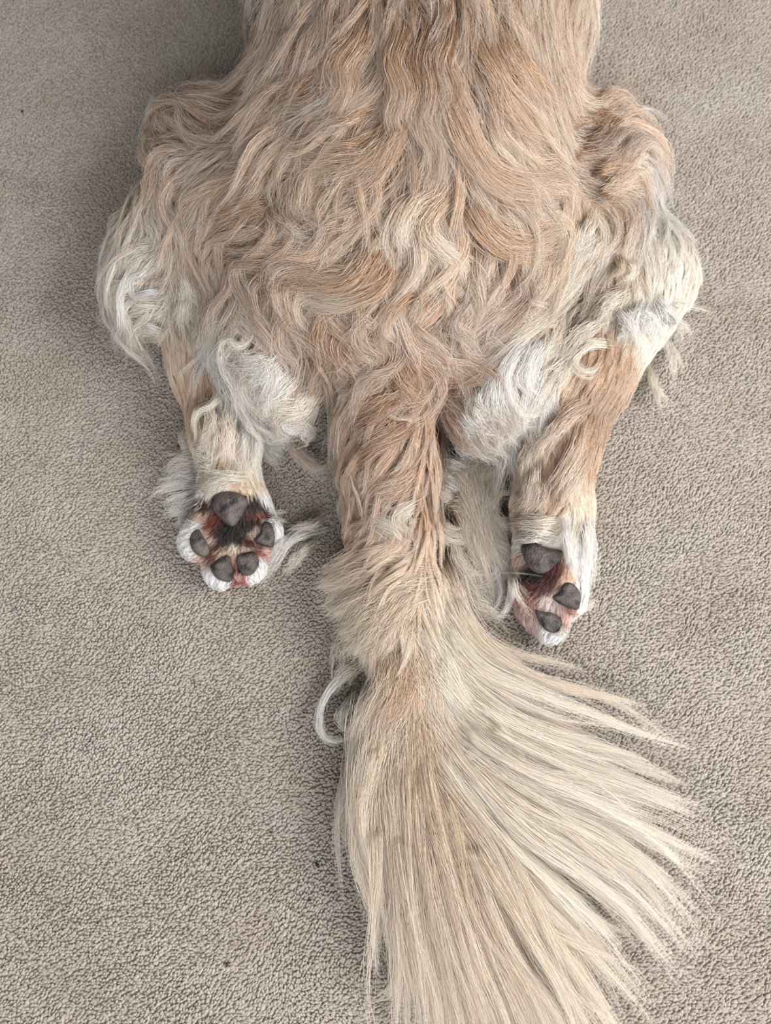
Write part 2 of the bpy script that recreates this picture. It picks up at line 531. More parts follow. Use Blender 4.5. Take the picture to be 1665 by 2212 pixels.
BACK_FLOW = [
    # left side of the trunk, combed down and out, flipping up at the flank
    (560, 20, -.45, .85), (560, 90, -.6, .8), (600, 150, -.7, .7), (520, 170, -.9, .4), (470, 190, -.9, -.2), (440, 160, -.5, -.9),
    (650, 60, -.5, .85), (720, 90, -.5, .9), (680, 190, -.75, .65), (800, 50, -.25, 1), (880, 80, 0, 1), (950, 60, .05, 1), (1040, 60, .25, 1),
    (760, 200, -.55, .85), (840, 200, -.3, 1), (900, 230, -.05, 1), (980, 180, .2, 1), (1080, 150, .45, .9), (1150, 60, .3, 1), (1240, 40, .25, 1),
    (1290, 120, .5, .8), (1180, 200, .55, .85), (1250, 230, .9, .3), (1310, 260, .9, -.35), (1350, 220, .7, -.7), (1200, 300, .8, .55), (1280, 330, 1, 0),
    (1360, 330, .75, -.55), (1120, 300, .55, .85), (1050, 280, .35, .95), (960, 320, .15, 1), (870, 330, -.15, 1), (780, 300, -.6, .8), (690, 290, -.8, .55),
    (600, 260, -.9, .3), (520, 260, -1, 0), (440, 260, -.9, -.3), (390, 260, -.7, -.5), (400, 330, -.95, -.1), (480, 340, -1, .1), (570, 350, -.95, .25),
    (660, 370, -.85, .5), (740, 390, -.7, .7), (830, 410, -.35, .95), (910, 420, .05, 1), (1000, 420, .3, .95), (1080, 420, .6, .8), (1160, 420, .85, .5),
    (1250, 410, 1, .15), (1330, 400, .95, -.2), (1340, 470, .4, .9), (1280, 480, .6, .8), (1200, 500, .75, .65), (1120, 520, .5, .85), (1040, 520, .3, .95),
    (960, 520, 0, 1), (880, 520, -.25, .95), (800, 500, -.55, .85), (720, 480, -.75, .65), (640, 470, -.85, .5), (560, 440, -.95, .3), (480, 430, -1, .1), (410, 420, -.8, .3),
    (430, 520, -.9, .45), (520, 530, -.95, .3), (610, 560, -.9, .45), (700, 590, -.85, .5), (790, 590, -.6, .8), (870, 610, -.35, .95), (950, 610, -.1, 1),
    (1030, 610, 0, 1), (1100, 610, .15, 1), (1170, 590, .3, .95), (1220, 570, .2, 1), (480, 590, -.6, .7), (540, 640, -.75, .65), (630, 660, -.75, .65), (720, 670, -.6, .8),
    (800, 680, -.3, .95), (880, 690, -.1, 1), (960, 700, .1, 1), (1040, 690, -.2, .95), (1110, 680, -.3, .95), (620, 720, -.4, .9), (700, 750, -.35, .95), (780, 760, -.2, 1),
    (860, 770, .2, 1), (940, 780, .6, .8), (1010, 770, .5, .85), (1080, 740, -.4, .9), (660, 830, -.2, 1), (1020, 850, .3, .95),
    # thighs
    (340, 300, -.3, .95), (350, 400, -.15, 1), (330, 480, -.35, .9), (300, 560, -.8, .5), (270, 640, -.8, .6), (330, 600, -.6, .75), (380, 560, -.1, 1), (400, 640, .1, 1),
    (330, 690, -.4, .9), (280, 720, -.3, .95), (420, 700, .25, .95), (460, 650, .5, .85), (520, 660, .6, .8), (500, 740, .2, 1), (570, 740, .5, .8), (560, 800, .0, 1), (620, 830, .15, 1),
    (600, 900, -.1, 1), (640, 940, -.15, 1),
    (1390, 300, .4, .9), (1400, 400, .2, 1), (1420, 480, .2, 1), (1420, 560, .15, 1), (1380, 520, -.2, 1), (1400, 640, .3, .9), (1440, 680, .5, .85), (1340, 620, -.4, .9), (1380, 720, .1, 1),
    (1420, 760, .3, .95), (1300, 560, -.5, .85), (1270, 620, -.65, .75), (1220, 650, -.8, .6), (1280, 700, -.5, .85), (1200, 720, -.5, .85), (1150, 740, -.5, .85), (1230, 780, -.4, .9),
    (1120, 820, -.5, .85), (1060, 880, .2, .95), (1160, 850, -.1, 1), (1300, 800, -.3, .9), (1340, 760, .1, 1),
]
LEG_FLOW = [(400, 700, .2, 1), (440, 780, .15, 1), (440, 850, 0, 1), (490, 850, .15, 1), (430, 920, -.1, 1), (480, 930, .05, 1), (530, 930, .15, 1), (430, 990, -.5, .85), (480, 1000, -.1, 1),
            (550, 1010, .15, 1), (410, 1050, -.95, .3), (460, 1045, -.4, .7), (520, 1045, .1, 1), (570, 1080, .2, 1), (395, 1110, -1, .1), (400, 1160, -.85, .2), (590, 1120, .6, .8), (595, 1170, .7, .7),
            (430, 1220, -.7, .8), (500, 1262, -.1, 1), (560, 1240, .5, .9),
            (1390, 650, .1, 1), (1300, 780, -.3, .95), (1230, 800, -.3, .95), (1280, 850, -.25, .95), (1180, 850, -.4, .9), (1230, 920, -.2, 1), (1160, 950, -.15, 1), (1260, 1000, -.05, 1), (1200, 1020, -.15, 1),
            (1140, 1050, -.2, 1), (1250, 1100, 0, 1), (1190, 1100, -.2, 1), (1140, 1120, -.7, .7), (1180, 1150, -.9, .25), (1110, 1140, -1, .1), (1120, 1180, -.95, .2), (1240, 1180, .05, 1), (1265, 1260, .15, 1), (1265, 1320, .35, 1),
            (1230, 1360, .2, 1), (1170, 1375, -.2, 1), (1115, 1250, -.8, .5), (1120, 1310, -.6, .8)]
TAIL_FLOW = [(830, 760, -.2, 1), (760, 860, -.35, .95), (830, 880, -.3, 1), (900, 880, -.1, 1), (950, 900, .3, .95), (960, 980, .5, .85), (800, 960, -.6, .8), (870, 950, -.35, .95), (920, 980, -.1, 1),
             (760, 1000, -.85, .5), (830, 1030, -.75, .65), (900, 1040, -.35, .9), (740, 1060, -.4, .9), (800, 1080, -.35, .95), (870, 1090, -.1, 1), (930, 1080, .1, 1), (850, 1150, .1, 1), (900, 1160, .1, 1), (780, 1150, -.3, .95),
             (900, 1210, -.5, .6), (850, 1200, -.95, .15), (780, 1210, -.95, .3), (850, 1260, -1, .25), (780, 1270, -.95, .35), (860, 1300, -.7, .7), (790, 1330, -.7, .75), (930, 1250, .3, .95), (920, 1330, .45, .9),
             (880, 1360, -.1, 1), (820, 1390, -.4, .9), (930, 1400, .5, .85), (850, 1440, -.5, .8), (920, 1470, .5, .85), (870, 1520, -.3, .95), (930, 1550, .45, .9), (890, 1600, -.1, 1), (950, 1650, .4, .9), (960, 1780, .3, 1), (910, 1750, -.05, 1)]

COAT = [
    (480, 215, BROWN), (520, 300, BROWN), (420, 315, TAN), (560, 160, TAN), (1290, 330, BROWN), (1230, 320, TAN), (960, 790, RUST), (1010, 800, GOLD), (600, 580, TAN), (480, 570, TAN),
    (560, 30, SAND), (600, 130, SAND), (480, 180, TAN), (440, 170, SAND), (540, 210, BROWN), (700, 60, TAN), (820, 40, SAND), (900, 60, TAN), (920, 140, TAN), (1000, 60, TAN), (1100, 60, SAND), (1220, 60, SAND), (1290, 60, PALE),
    (1270, 140, PALE), (1200, 180, SAND), (1120, 200, SAND), (1250, 290, TAN), (1300, 250, SAND), (1340, 280, SAND), (700, 180, TAN), (800, 180, SAND), (620, 250, TAN), (520, 280, TAN), (420, 270, SAND), (360, 250, PALE), (330, 250, WHITE),
    (330, 320, CREAM), (390, 340, SAND), (470, 350, TAN), (600, 350, SAND), (700, 310, SAND), (800, 320, SAND), (900, 320, TAN), (1000, 330, SAND), (1100, 330, SAND), (1170, 380, SAND), (1280, 380, SAND), (1350, 340, SAND), (1385, 290, CREAM),
    (1390, 360, WHITE), (600, 430, SAND), (430, 440, SAND), (500, 500, SAND), (700, 420, SAND), (820, 440, SAND), (930, 440, PALE), (1030, 460, SAND), (1130, 480, SAND), (1220, 460, SAND), (1320, 440, SAND), (1400, 440, WHITE),
    (350, 420, CREAM), (330, 520, CREAM), (280, 560, CREAM), (260, 650, WHITE), (320, 620, CREAM), (380, 560, PALE), (400, 620, CREAM), (330, 720, CREAM), (400, 740, PALE), (450, 560, PALE), (430, 480, SAND), (480, 540, SAND),
    (560, 560, TAN), (640, 520, SAND), (740, 560, SAND), (840, 560, SAND), (930, 560, SAND), (1040, 560, SAND), (1130, 570, TAN), (1200, 560, TAN), (520, 610, PALE), (600, 640, TAN), (700, 640, SAND), (800, 650, SAND), (880, 660, SAND), (970, 660, TAN),
    (1060, 650, TAN), (1120, 650, BROWN), (1180, 620, PALE), (480, 650, CREAM), (540, 700, CREAM), (460, 730, WHITE), (520, 770, WHITE), (600, 760, CREAM), (600, 840, WHITE), (560, 860, WHITE), (610, 920, WHITE), (650, 960, CREAM), (660, 880, CREAM),
    (640, 740, TAN), (720, 740, TAN), (800, 740, GOLD), (880, 750, GOLD), (950, 760, RUST), (1010, 730, TAN), (1060, 730, BROWN), (980, 810, GOLD), (1040, 790, SAND),
    (1250, 560, CREAM), (1290, 500, CREAM), (1340, 500, PALE), (1330, 560, SAND), (1400, 520, CREAM), (1430, 600, CREAM), (1400, 660, WHITE), (1440, 720, WHITE), (1360, 660, CREAM), (1290, 640, PALE), (1240, 660, CREAM), (1180, 700, CREAM), (1150, 760, WHITE),
    (1080, 820, WHITE), (1040, 880, WHITE), (1110, 880, WHITE), (1170, 830, WHITE), (1220, 740, PALE), (1290, 720, CREAM), (1280, 790, PALE), (1370, 780, PALE), (1430, 800, CREAM),
]
LEG_COL = [(400, 720, PALE), (440, 800, SAND), (440, 870, SAND), (500, 860, PALE), (440, 940, CREAM), (500, 940, PALE), (550, 940, CREAM), (470, 1000, SAND), (410, 1000, CREAM), (560, 1020, CREAM), (400, 1070, WHITE), (460, 1045, CREAM), (530, 1040, PALE), (580, 1080, WHITE), (400, 1130, WHITE),
           (410, 1200, WHITE), (590, 1130, WHITE), (590, 1210, WHITE), (450, 1250, WHITE), (500, 1265, WHITE),
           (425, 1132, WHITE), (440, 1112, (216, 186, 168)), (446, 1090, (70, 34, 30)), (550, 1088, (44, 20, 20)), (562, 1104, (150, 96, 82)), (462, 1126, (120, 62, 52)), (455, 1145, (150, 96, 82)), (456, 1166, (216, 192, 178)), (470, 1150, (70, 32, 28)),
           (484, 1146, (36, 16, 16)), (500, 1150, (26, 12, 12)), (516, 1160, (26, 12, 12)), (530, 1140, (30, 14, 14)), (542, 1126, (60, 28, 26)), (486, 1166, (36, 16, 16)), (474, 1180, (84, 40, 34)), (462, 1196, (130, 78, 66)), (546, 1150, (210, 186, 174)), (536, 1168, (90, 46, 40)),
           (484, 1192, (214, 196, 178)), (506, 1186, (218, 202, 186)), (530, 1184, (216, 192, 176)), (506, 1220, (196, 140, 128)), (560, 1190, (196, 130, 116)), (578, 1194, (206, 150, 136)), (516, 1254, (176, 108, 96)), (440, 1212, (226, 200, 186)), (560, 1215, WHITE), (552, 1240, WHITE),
           (1400, 640, CREAM), (1290, 780, SAND), (1220, 800, PALE), (1290, 860, TAN), (1240, 880, SAND), (1180, 870, PALE), (1260, 960, SAND), (1200, 960, SAND), (1150, 980, PALE), (1260, 1060, PALE), (1200, 1060, SAND), (1140, 1060, PALE), (1250, 1120, CREAM), (1180, 1110, PALE),
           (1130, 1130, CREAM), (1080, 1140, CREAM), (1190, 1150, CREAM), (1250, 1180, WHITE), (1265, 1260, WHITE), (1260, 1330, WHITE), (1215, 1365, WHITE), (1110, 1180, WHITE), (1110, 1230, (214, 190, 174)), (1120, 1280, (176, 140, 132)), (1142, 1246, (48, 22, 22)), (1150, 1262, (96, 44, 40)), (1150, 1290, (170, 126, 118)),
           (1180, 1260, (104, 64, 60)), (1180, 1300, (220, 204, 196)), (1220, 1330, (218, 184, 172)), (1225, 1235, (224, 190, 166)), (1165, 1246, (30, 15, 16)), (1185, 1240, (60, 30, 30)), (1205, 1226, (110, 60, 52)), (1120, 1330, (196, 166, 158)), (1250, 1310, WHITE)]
TAIL_COL = [(830, 760, GOLD), (760, 880, TAN), (830, 900, TAN), (930, 900, SAND), (820, 1000, TAN), (740, 1010, TAN), (900, 1000, GOLD), (950, 1000, PALE), (820, 1060, SAND), (900, 1070, SAND), (780, 1110, PALE), (870, 1130, PALE), (930, 1130, PALE), (730, 1150, SAND), (850, 1200, PALE), (780, 1240, PALE), (700, 1260, CREAM),
            (800, 1330, PALE), (880, 1330, PALE), (940, 1250, PALE), (960, 1340, CREAM), (840, 1430, SAND), (880, 1460, SAND), (930, 1450, PALE), (860, 1520, SAND), (930, 1540, PALE), (880, 1600, SAND), (960, 1660, PALE), (930, 1780, PALE), (1000, 1800, PALE), (900, 1800, PALE)]

def albedo(c):
    c = lin(c)
    m = c @ np.array([.3, .55, .15])
    return tuple(np.clip((m + (c - m) * 0.92) * 1.05, 0.02, 0.93))



# locks drawn one by one: centre line in the photograph, colour, spread (px), hairs, height over the coat, hair gathering
LOCKS = [
    # back
    ([(640, 46), (557, 153), (492, 210), (450, 190), (440, 150)], TAN, 14, 900), ([(723, 120), (649, 185), (557, 250), (470, 262)], TAN, 16, 900),
    ([(811, 231), (742, 259), (663, 287), (625, 290)], CREAM, 9, 500), ([(867, 259), (788, 333), (686, 356), (580, 345)], PALE, 16, 900),
    ([(880, 208), (853, 296), (788, 384), (705, 417)], SAND, 16, 900), ([(950, 398), (890, 444), (867, 500), (880, 555)], CREAM, 12, 700),
    ([(987, 407), (932, 463), (927, 509), (987, 569), (992, 610)], CREAM, 13, 900), ([(575, 415), (600, 470), (640, 508), (692, 512)], WHITE, 8, 450),
    ([(850, 545), (835, 600), (790, 638), (720, 655), (640, 640)], CREAM, 14, 1000), ([(825, 509), (788, 583), (723, 616), (612, 600)], SAND, 16, 900),
    ([(927, 83), (973, 231), (1043, 370), (1135, 417), (1235, 394)], SAND, 16, 1000), ([(1020, 70), (1089, 208), (1158, 300), (1235, 343)], SAND, 16, 900),
    ([(1066, 46), (1158, 185), (1235, 268)], SAND, 16, 800), ([(1010, 417), (1057, 500), (1135, 532), (1235, 500)], SAND, 16, 900),
    ([(871, 0), (867, 70), (848, 130), (862, 194), (848, 259), (880, 324)], SAND, 13, 900), ([(927, 0), (927, 74), (908, 130), (922, 194), (908, 259), (936, 324), (927, 393)], TAN, 13, 1000),
    ([(973, 0), (969, 79), (955, 139), (973, 194), (955, 259), (1001, 333)], TAN, 13, 900), ([(800, 20), (770, 90), (735, 140), (740, 200), (690, 260)], SAND, 14, 900),
    ([(760, 694), (732, 740), (760, 790), (812, 775), (800, 735)], TAN, 10, 700), ([(908, 616), (844, 671), (834, 713), (860, 745)], PALE, 9, 600),
    ([(927, 616), (908, 671), (880, 722)], PALE, 9, 500), ([(894, 722), (880, 764), (927, 812), (1020, 815), (1080, 765)], GOLD, 13, 900),
    ([(844, 764), (880, 833), (945, 880), (973, 925)], SAND, 13, 800), ([(857, 833), (816, 880), (723, 930), (695, 985)], TAN, 14, 900),
    ([(904, 866), (871, 926), (788, 972), (730, 1024), (735, 1080)], TAN, 14, 1000), ([(649, 648), (617, 694), (612, 741), (649, 787)], TAN, 11, 700),
    ([(705, 657), (686, 722), (695, 778), (686, 833), (705, 890)], TAN, 12, 900), ([(910, 960), (880, 1030), (800, 1080), (750, 1110)], SAND, 14, 900),
    ([(930, 1000), (910, 1080), (860, 1120), (890, 1165)], CREAM, 11, 800), ([(830, 1010), (770, 1060), (760, 1110), (820, 1125), (880, 1160)], CREAM, 11, 800),
    ([(940, 900), (950, 1000), (935, 1080), (930, 1160)], SAND, 11, 800), ([(1100, 560), (1130, 640), (1060, 720), (1010, 760)], TAN, 14, 900),
    ([(1190, 540), (1170, 620), (1110, 690), (1060, 740)], TAN, 14, 800), ([(600, 440), (520, 470), (440, 520), (410, 560)], SAND, 14, 800),
    ([(640, 560), (540, 565), (470, 560), (412, 570)], SAND, 13, 800), ([(680, 600), (580, 610), (520, 600), (480, 590)], TAN, 14, 800), ([(600, 350), (500, 380), (420, 430), (385, 490)], SAND, 14, 800),
    # left flank
    ([(583, 189), (494, 202), (446, 177), (450, 126)], TAN, 9, 500), ([(595, 214), (520, 232), (457, 214), (431, 164)], BROWN, 9, 500), ([(532, 265), (457, 252), (401, 214), (396, 177)], PALE, 9, 400),
    ([(441, 328), (388, 283), (366, 265), (368, 242)], CREAM, 6, 260), ([(446, 325), (411, 298), (394, 265)], WHITE, 5, 200), ([(363, 303), (323, 265), (320, 227), (353, 197)], WHITE, 2.5, 70), ([(356, 340), (330, 285), (325, 219), (356, 189)], WHITE, 3, 90),
    # left thigh
    ([(321, 300), (325, 380), (341, 456), (377, 521), (397, 562)], CREAM, 8, 500), ([(301, 405), (313, 481), (351, 531)], WHITE, 8, 350), ([(364, 627), (313, 632), (255, 642), (218, 637), (204, 607)], WHITE, 4, 260),
    ([(351, 531), (288, 544), (258, 582), (235, 627)], CREAM, 9, 500), ([(339, 647), (276, 645), (240, 670), (235, 715)], CREAM, 8, 450), ([(361, 670), (288, 670), (258, 720), (260, 773)], WHITE, 8, 450), ([(361, 718), (306, 708), (286, 738), (281, 783)], WHITE, 6, 300),
    ([(412, 574), (407, 602), (427, 642), (477, 670)], CREAM, 6, 350), ([(412, 572), (465, 627), (515, 690), (591, 746)], CREAM, 10, 800), ([(490, 577), (510, 645), (553, 708), (588, 743)], CREAM, 9, 600), ([(380, 560), (400, 640), (395, 700), (410, 760)], CREAM, 9, 500),
    ([(330, 560), (310, 590), (285, 600), (290, 640), (340, 630)], WHITE, 5, 260), ([(440, 640), (430, 700), (440, 770)], PALE, 9, 400),
    # left breeches
    ([(503, 688), (452, 713), (447, 763), (465, 784)], WHITE, 7, 500), ([(528, 715), (485, 753), (467, 776), (490, 804), (553, 814)], WHITE, 9, 700), ([(591, 748), (578, 779), (528, 789), (498, 768)], WHITE, 9, 600), ([(616, 784), (578, 809), (528, 796)], WHITE, 9, 600),
    ([(612, 758), (569, 801), (509, 835)], WHITE, 11, 700), ([(647, 792), (604, 844), (560, 870), (548, 905)], WHITE, 12, 900), ([(682, 818), (647, 879), (591, 896), (560, 922)], CREAM, 12, 900), ([(677, 853), (638, 909), (591, 930), (586, 974), (620, 1000)], WHITE, 12, 900),
    ([(656, 918), (621, 939), (608, 982)], WHITE, 9, 500), ([(677, 918), (638, 961), (680, 1005), (712, 1008)], SAND, 10, 500), ([(560, 740), (590, 800), (580, 870), (600, 950)], CREAM, 12, 800),
    # right flank and thigh
    ([(1224, 268), (1298, 256), (1335, 212), (1362, 150)], SAND, 10, 500), ([(1236, 310), (1303, 288), (1354, 224), (1384, 187)], SAND, 10, 500), ([(1224, 327), (1298, 313), (1342, 268), (1354, 249)], BROWN, 10, 450), ([(1273, 372), (1335, 359), (1367, 322)], SAND, 10, 450),
    ([(1285, 421), (1335, 396), (1362, 359)], PALE, 9, 400), ([(1362, 249), (1396, 234), (1433, 253), (1455, 283)], WHITE, 3, 60), ([(1354, 303), (1384, 293), (1409, 295), (1414, 332)], WHITE, 4, 120), ([(1386, 332), (1421, 345), (1443, 359)], WHITE, 4, 140), ([(1367, 308), (1396, 322), (1428, 313)], CREAM, 4, 120),
    ([(1288, 441), (1261, 519), (1241, 588)], WHITE, 9, 420), ([(1256, 465), (1248, 519), (1244, 569)], WHITE, 8, 300), ([(1303, 495), (1261, 556), (1224, 593)], WHITE, 9, 400), ([(1222, 636), (1180, 625), (1148, 611)], WHITE, 9, 350), ([(1196, 667), (1148, 656), (1118, 650)], WHITE, 8, 300),
    ([(1170, 693), (1109, 675)], CREAM, 8, 250), ([(1282, 576), (1196, 671), (1109, 740), (1036, 809)], CREAM, 9, 700),
    ([(1334, 745), (1275, 745), (1240, 775), (1265, 801), (1300, 785)], CREAM, 6, 260), ([(1239, 758), (1209, 809), (1179, 835)], CREAM, 8, 350), ([(1308, 680), (1239, 740), (1196, 809)], CREAM, 10, 600), ([(1360, 628), (1308, 662), (1282, 723)], CREAM, 9, 450),
    ([(1447, 654), (1490, 662), (1533, 675), (1542, 706)], CREAM, 5, 60), ([(1440, 688), (1480, 706), (1494, 736)], CREAM, 6, 160), ([(1430, 720), (1455, 775), (1455, 835)], CREAM, 7, 260), ([(1404, 792), (1416, 844), (1447, 887)], CREAM, 6, 200), ([(1395, 783), (1425, 870), (1434, 905)], CREAM, 5, 160),
    ([(1369, 671), (1404, 693), (1412, 749)], WHITE, 9, 450), ([(1326, 658), (1360, 701), (1360, 745)], WHITE, 9, 450), ([(1412, 636), (1451, 701), (1455, 758)], WHITE, 8, 400), ([(1390, 640), (1380, 700), (1400, 760)], WHITE, 9, 450), ([(1330, 545), (1345, 575), (1325, 600)], SAND, 6, 250), ([(1350, 560), (1370, 585), (1350, 610)], CREAM, 5, 200),
    # right breeches
    ([(1187, 701), (1127, 749), (1092, 809), (1105, 875), (1140, 903), (1187, 885)], WHITE, 9, 900), ([(1187, 710), (1153, 758), (1135, 809), (1153, 848), (1168, 846)], WHITE, 8, 700), ([(1109, 749), (1075, 809), (1079, 879), (1101, 928), (1131, 935)], WHITE, 9, 800), ([(1092, 766), (1066, 827), (1058, 896), (1092, 950)], WHITE, 10, 800),
    ([(1196, 714), (1170, 753), (1148, 818)], WHITE, 8, 500), ([(993, 870), (1023, 925), (1083, 950)], WHITE, 10, 700), ([(984, 915), (1014, 955), (1066, 968)], WHITE, 9, 600), ([(980, 950), (1000, 975), (1030, 985)], WHITE, 8, 350), ([(1040, 820), (1030, 880), (1060, 930)], CREAM, 11, 700),
    ([(945, 985), (980, 1008), (1023, 1028)], WHITE, 9, 400), ([(945, 1010), (975, 1045), (1014, 1040)], WHITE, 9, 400), ([(940, 1040), (960, 1075), (985, 1070)], CREAM, 8, 300),
    # left leg and paw
    ([(483, 818), (465, 870), (424, 896), (424, 952)], CREAM, 5, 350), ([(448, 853), (457, 918), (440, 982)], PALE, 8, 400), ([(483, 853), (491, 939), (483, 1004)], PALE, 9, 400), ([(415, 990), (395, 950), (392, 912)], CREAM, 8, 260), ([(440, 960), (410, 975), (396, 1000)], CREAM, 8, 260),
    ([(461, 1000), (396, 995), (344, 1030)], CREAM, 9, 350), ([(465, 1021), (396, 1017), (331, 1052)], WHITE, 9, 400), ([(448, 1043), (388, 1039), (327, 1060)], WHITE, 9, 400), ([(448, 1060), (396, 1069), (353, 1082), (340, 1095)], WHITE, 9, 400), ([(432, 1082), (388, 1108), (349, 1117)], WHITE, 8, 300),
    ([(415, 1134), (392, 1129), (376, 1132)], WHITE, 8, 260), ([(578, 1108), (606, 1108), (625, 1104)], WHITE, 4, 90), ([(576, 1124), (600, 1126), (618, 1138)], WHITE, 6, 180), ([(513, 1236), (516, 1252), (522, 1266)], (196, 120, 104), 5, 120), ([(560, 1186), (580, 1192), (592, 1202)], (206, 140, 124), 4, 110),
    ([(540, 1030), (470, 1035), (420, 1050)], CREAM, 9, 300),
    # right leg and paw
    ([(1282, 870), (1231, 896), (1170, 965), (1148, 1008)], SAND, 9, 500), ([(1261, 896), (1239, 982), (1196, 1052), (1179, 1091)], SAND, 9, 500), ([(1265, 982), (1231, 1047), (1209, 1104)], PALE, 9, 450), ([(1153, 939), (1127, 1004), (1118, 1060)], PALE, 8, 350), ([(1153, 982), (1144, 1069), (1109, 1112)], PALE, 8, 400), ([(1174, 1026), (1161, 1082), (1127, 1112)], SAND, 8, 350),
    ([(1209, 1125), (1153, 1129), (1092, 1129), (1049, 1116)], CREAM, 8, 500), ([(1205, 1151), (1144, 1142), (1083, 1142)], CREAM, 7, 350), ([(1187, 1164), (1127, 1164), (1083, 1160)], WHITE, 6, 250), ([(1218, 1104), (1231, 1177), (1248, 1264), (1252, 1320)], WHITE, 7, 400), ([(1265, 1112), (1274, 1199), (1274, 1276), (1265, 1311)], WHITE, 8, 450),
    ([(1262, 1290), (1276, 1310), (1286, 1318)], CREAM, 6, 120), ([(1230, 1318), (1244, 1328), (1248, 1340)], (214, 150, 130), 5, 150), ([(1215, 1350), (1214, 1370), (1206, 1386)], WHITE, 7, 200),
    # wisps from under the tail
    ([(708, 1138), (647, 1155), (595, 1207), (561, 1268)], WHITE, 8, 420), ([(690, 1164), (656, 1190), (612, 1242)], CREAM, 7, 300), ([(712, 1112), (669, 1138), (612, 1151)], CREAM, 6, 160),
    ([(960, 1030), (1049, 1060), (1059, 1099), (1059, 1140), (1080, 1188), (1073, 1236), (1035, 1260), (1003, 1260)], CREAM, 8, 420), ([(1056, 1116), (1063, 1087), (1083, 1067), (1111, 1067), (1127, 1090)], WHITE, 4, 300), ([(938, 1100), (958, 1145), (996, 1162), (1035, 1150)], CREAM, 9, 600),
    ([(960, 1200), (984, 1229), (1032, 1241), (1097, 1236), (1188, 1244)], WHITE, 2, 26), ([(990, 1130), (985, 1190), (1008, 1232), (1050, 1240)], CREAM, 8, 400), ([(1075, 1170), (1104, 1240), (1104, 1290), (1092, 1323), (1068, 1344)], WHITE, 5, 350), ([(1060, 1180), (1078, 1260), (1078, 1296), (1056, 1332)], WHITE, 5, 300),
    ([(1056, 960), (1020, 1008), (990, 1055)], PALE, 14, 500), ([(1092, 960), (1068, 1020), (1025, 1080)], PALE, 12, 450), ([(1109, 1000), (1078, 1025), (1040, 1070)], PALE, 9, 300), ([(960, 1080), (1000, 1090), (1040, 1120)], PALE, 12, 400),
    ([(1104, 1220), (1116, 1284), (1140, 1320), (1155, 1350)], CREAM, 4, 90), ([(960, 1180), (1010, 1280), (1080, 1340), (1130, 1370)], CREAM, 16, 300), ([(970, 1150), (1020, 1230), (1060, 1300), (1110, 1330)], CREAM, 16, 260),
    # curls on the left of the plume
    ([(785, 1440), (730, 1470), (692, 1530), (694, 1585), (725, 1602), (765, 1588)], WHITE, 5, 420), ([(770, 1500), (740, 1540), (745, 1570), (775, 1580)], WHITE, 6, 300), ([(800, 1640), (770, 1740), (762, 1800), (780, 1845), (830, 1870)], CREAM, 5, 340), ([(770, 1600), (740, 1700), (728, 1790), (732, 1860), (742, 1950)], CREAM, 5, 260),
    ([(800, 1420), (740, 1460), (715, 1500)], CREAM, 8, 300), ([(765, 1330), (745, 1370), (735, 1420), (742, 1480)], CREAM, 9, 200), ([(870, 2080), (840, 2140), (800, 2160)], CREAM, 6, 140), ([(880, 2000), (885, 2120), (875, 2150)], CREAM, 8, 240),
]


colf = lambda rows, soft=1.2e-4, power=3.6: Scatter([(a, b, albedo(c)) for a, b, c in rows], soft=soft, power=power)
C_BACK, C_LEG, C_TAIL = colf(COAT), colf(LEG_COL, 1.0e-5, 6.0), colf(TAIL_COL)
for lk in LOCKS[:80]:
    pl = lk[0]
    for (x0, y0), (x1, y1) in zip(pl[:-1], pl[1:]):
        if math.hypot(x1 - x0, y1 - y0) > 30: BACK_FLOW.append(((x0 + x1) / 2, (y0 + y1) / 2, x1 - x0, y1 - y0))
F_BACK, F_LEG, F_TAIL = Scatter(flow_rows(BACK_FLOW), soft=5e-5), Scatter(flow_rows(LEG_FLOW), soft=5e-5), Scatter(flow_rows(TAIL_FLOW), soft=5e-5)

# ------------------------------------------------------------------ the body mesh
MAT_SKIN = skin_material()
MAT_FUR = fur_material('golden_fur')
MAT_PAD = pad_material()
MAT_PAWFUR = fur_material('paw_fur', 0.0, 0.15, 0.03)
dog = mesh_obj('dog', V, Q, MAT_SKIN)
tag(dog, 'golden retriever lying belly down with hind legs splayed out and feathery tail towards us', 'dog')


def region_of(p):
    d = np.stack([np.minimum(sample(torso.d, p), sample(thigh.d, p)), sample(leg.d, p), sample(tail.d, p)], -1)
    return d.argmin(-1)


vreg = region_of(V)
vc = np.where((vreg == 0)[:, None], C_BACK(V[:, :2]), np.where((vreg == 1)[:, None], C_LEG(V[:, :2]), C_TAIL(V[:, :2])))
ca = dog.data.color_attributes.new('fur_colour', 'FLOAT_COLOR', 'POINT')
ca.data.foreach_set('color', np.concatenate([vc * 0.8, np.ones((len(vc), 1))], 1).astype(np.float32).ravel())
print('body', len(V), len(Q))

# ------------------------------------------------------------------ paw pads
PADS = []                                    # outlines in photograph pixels, kept clear of hair


def smooth_closed(pts, n):
    p = np.array(pts, float); m = len(p)
    out = []
    for i in range(n):
        u = i * m / n; k = int(u); f = u - k
        a, b, c, d = p[(k - 1) % m], p[k % m], p[(k + 1) % m], p[(k + 2) % m]
        out.append(0.5 * ((2 * b) + (-a + c) * f + (2 * a - 5 * b + 4 * c - d) * f * f + (-a + 3 * b - 3 * c + d) * f ** 3))
    return np.array(out)


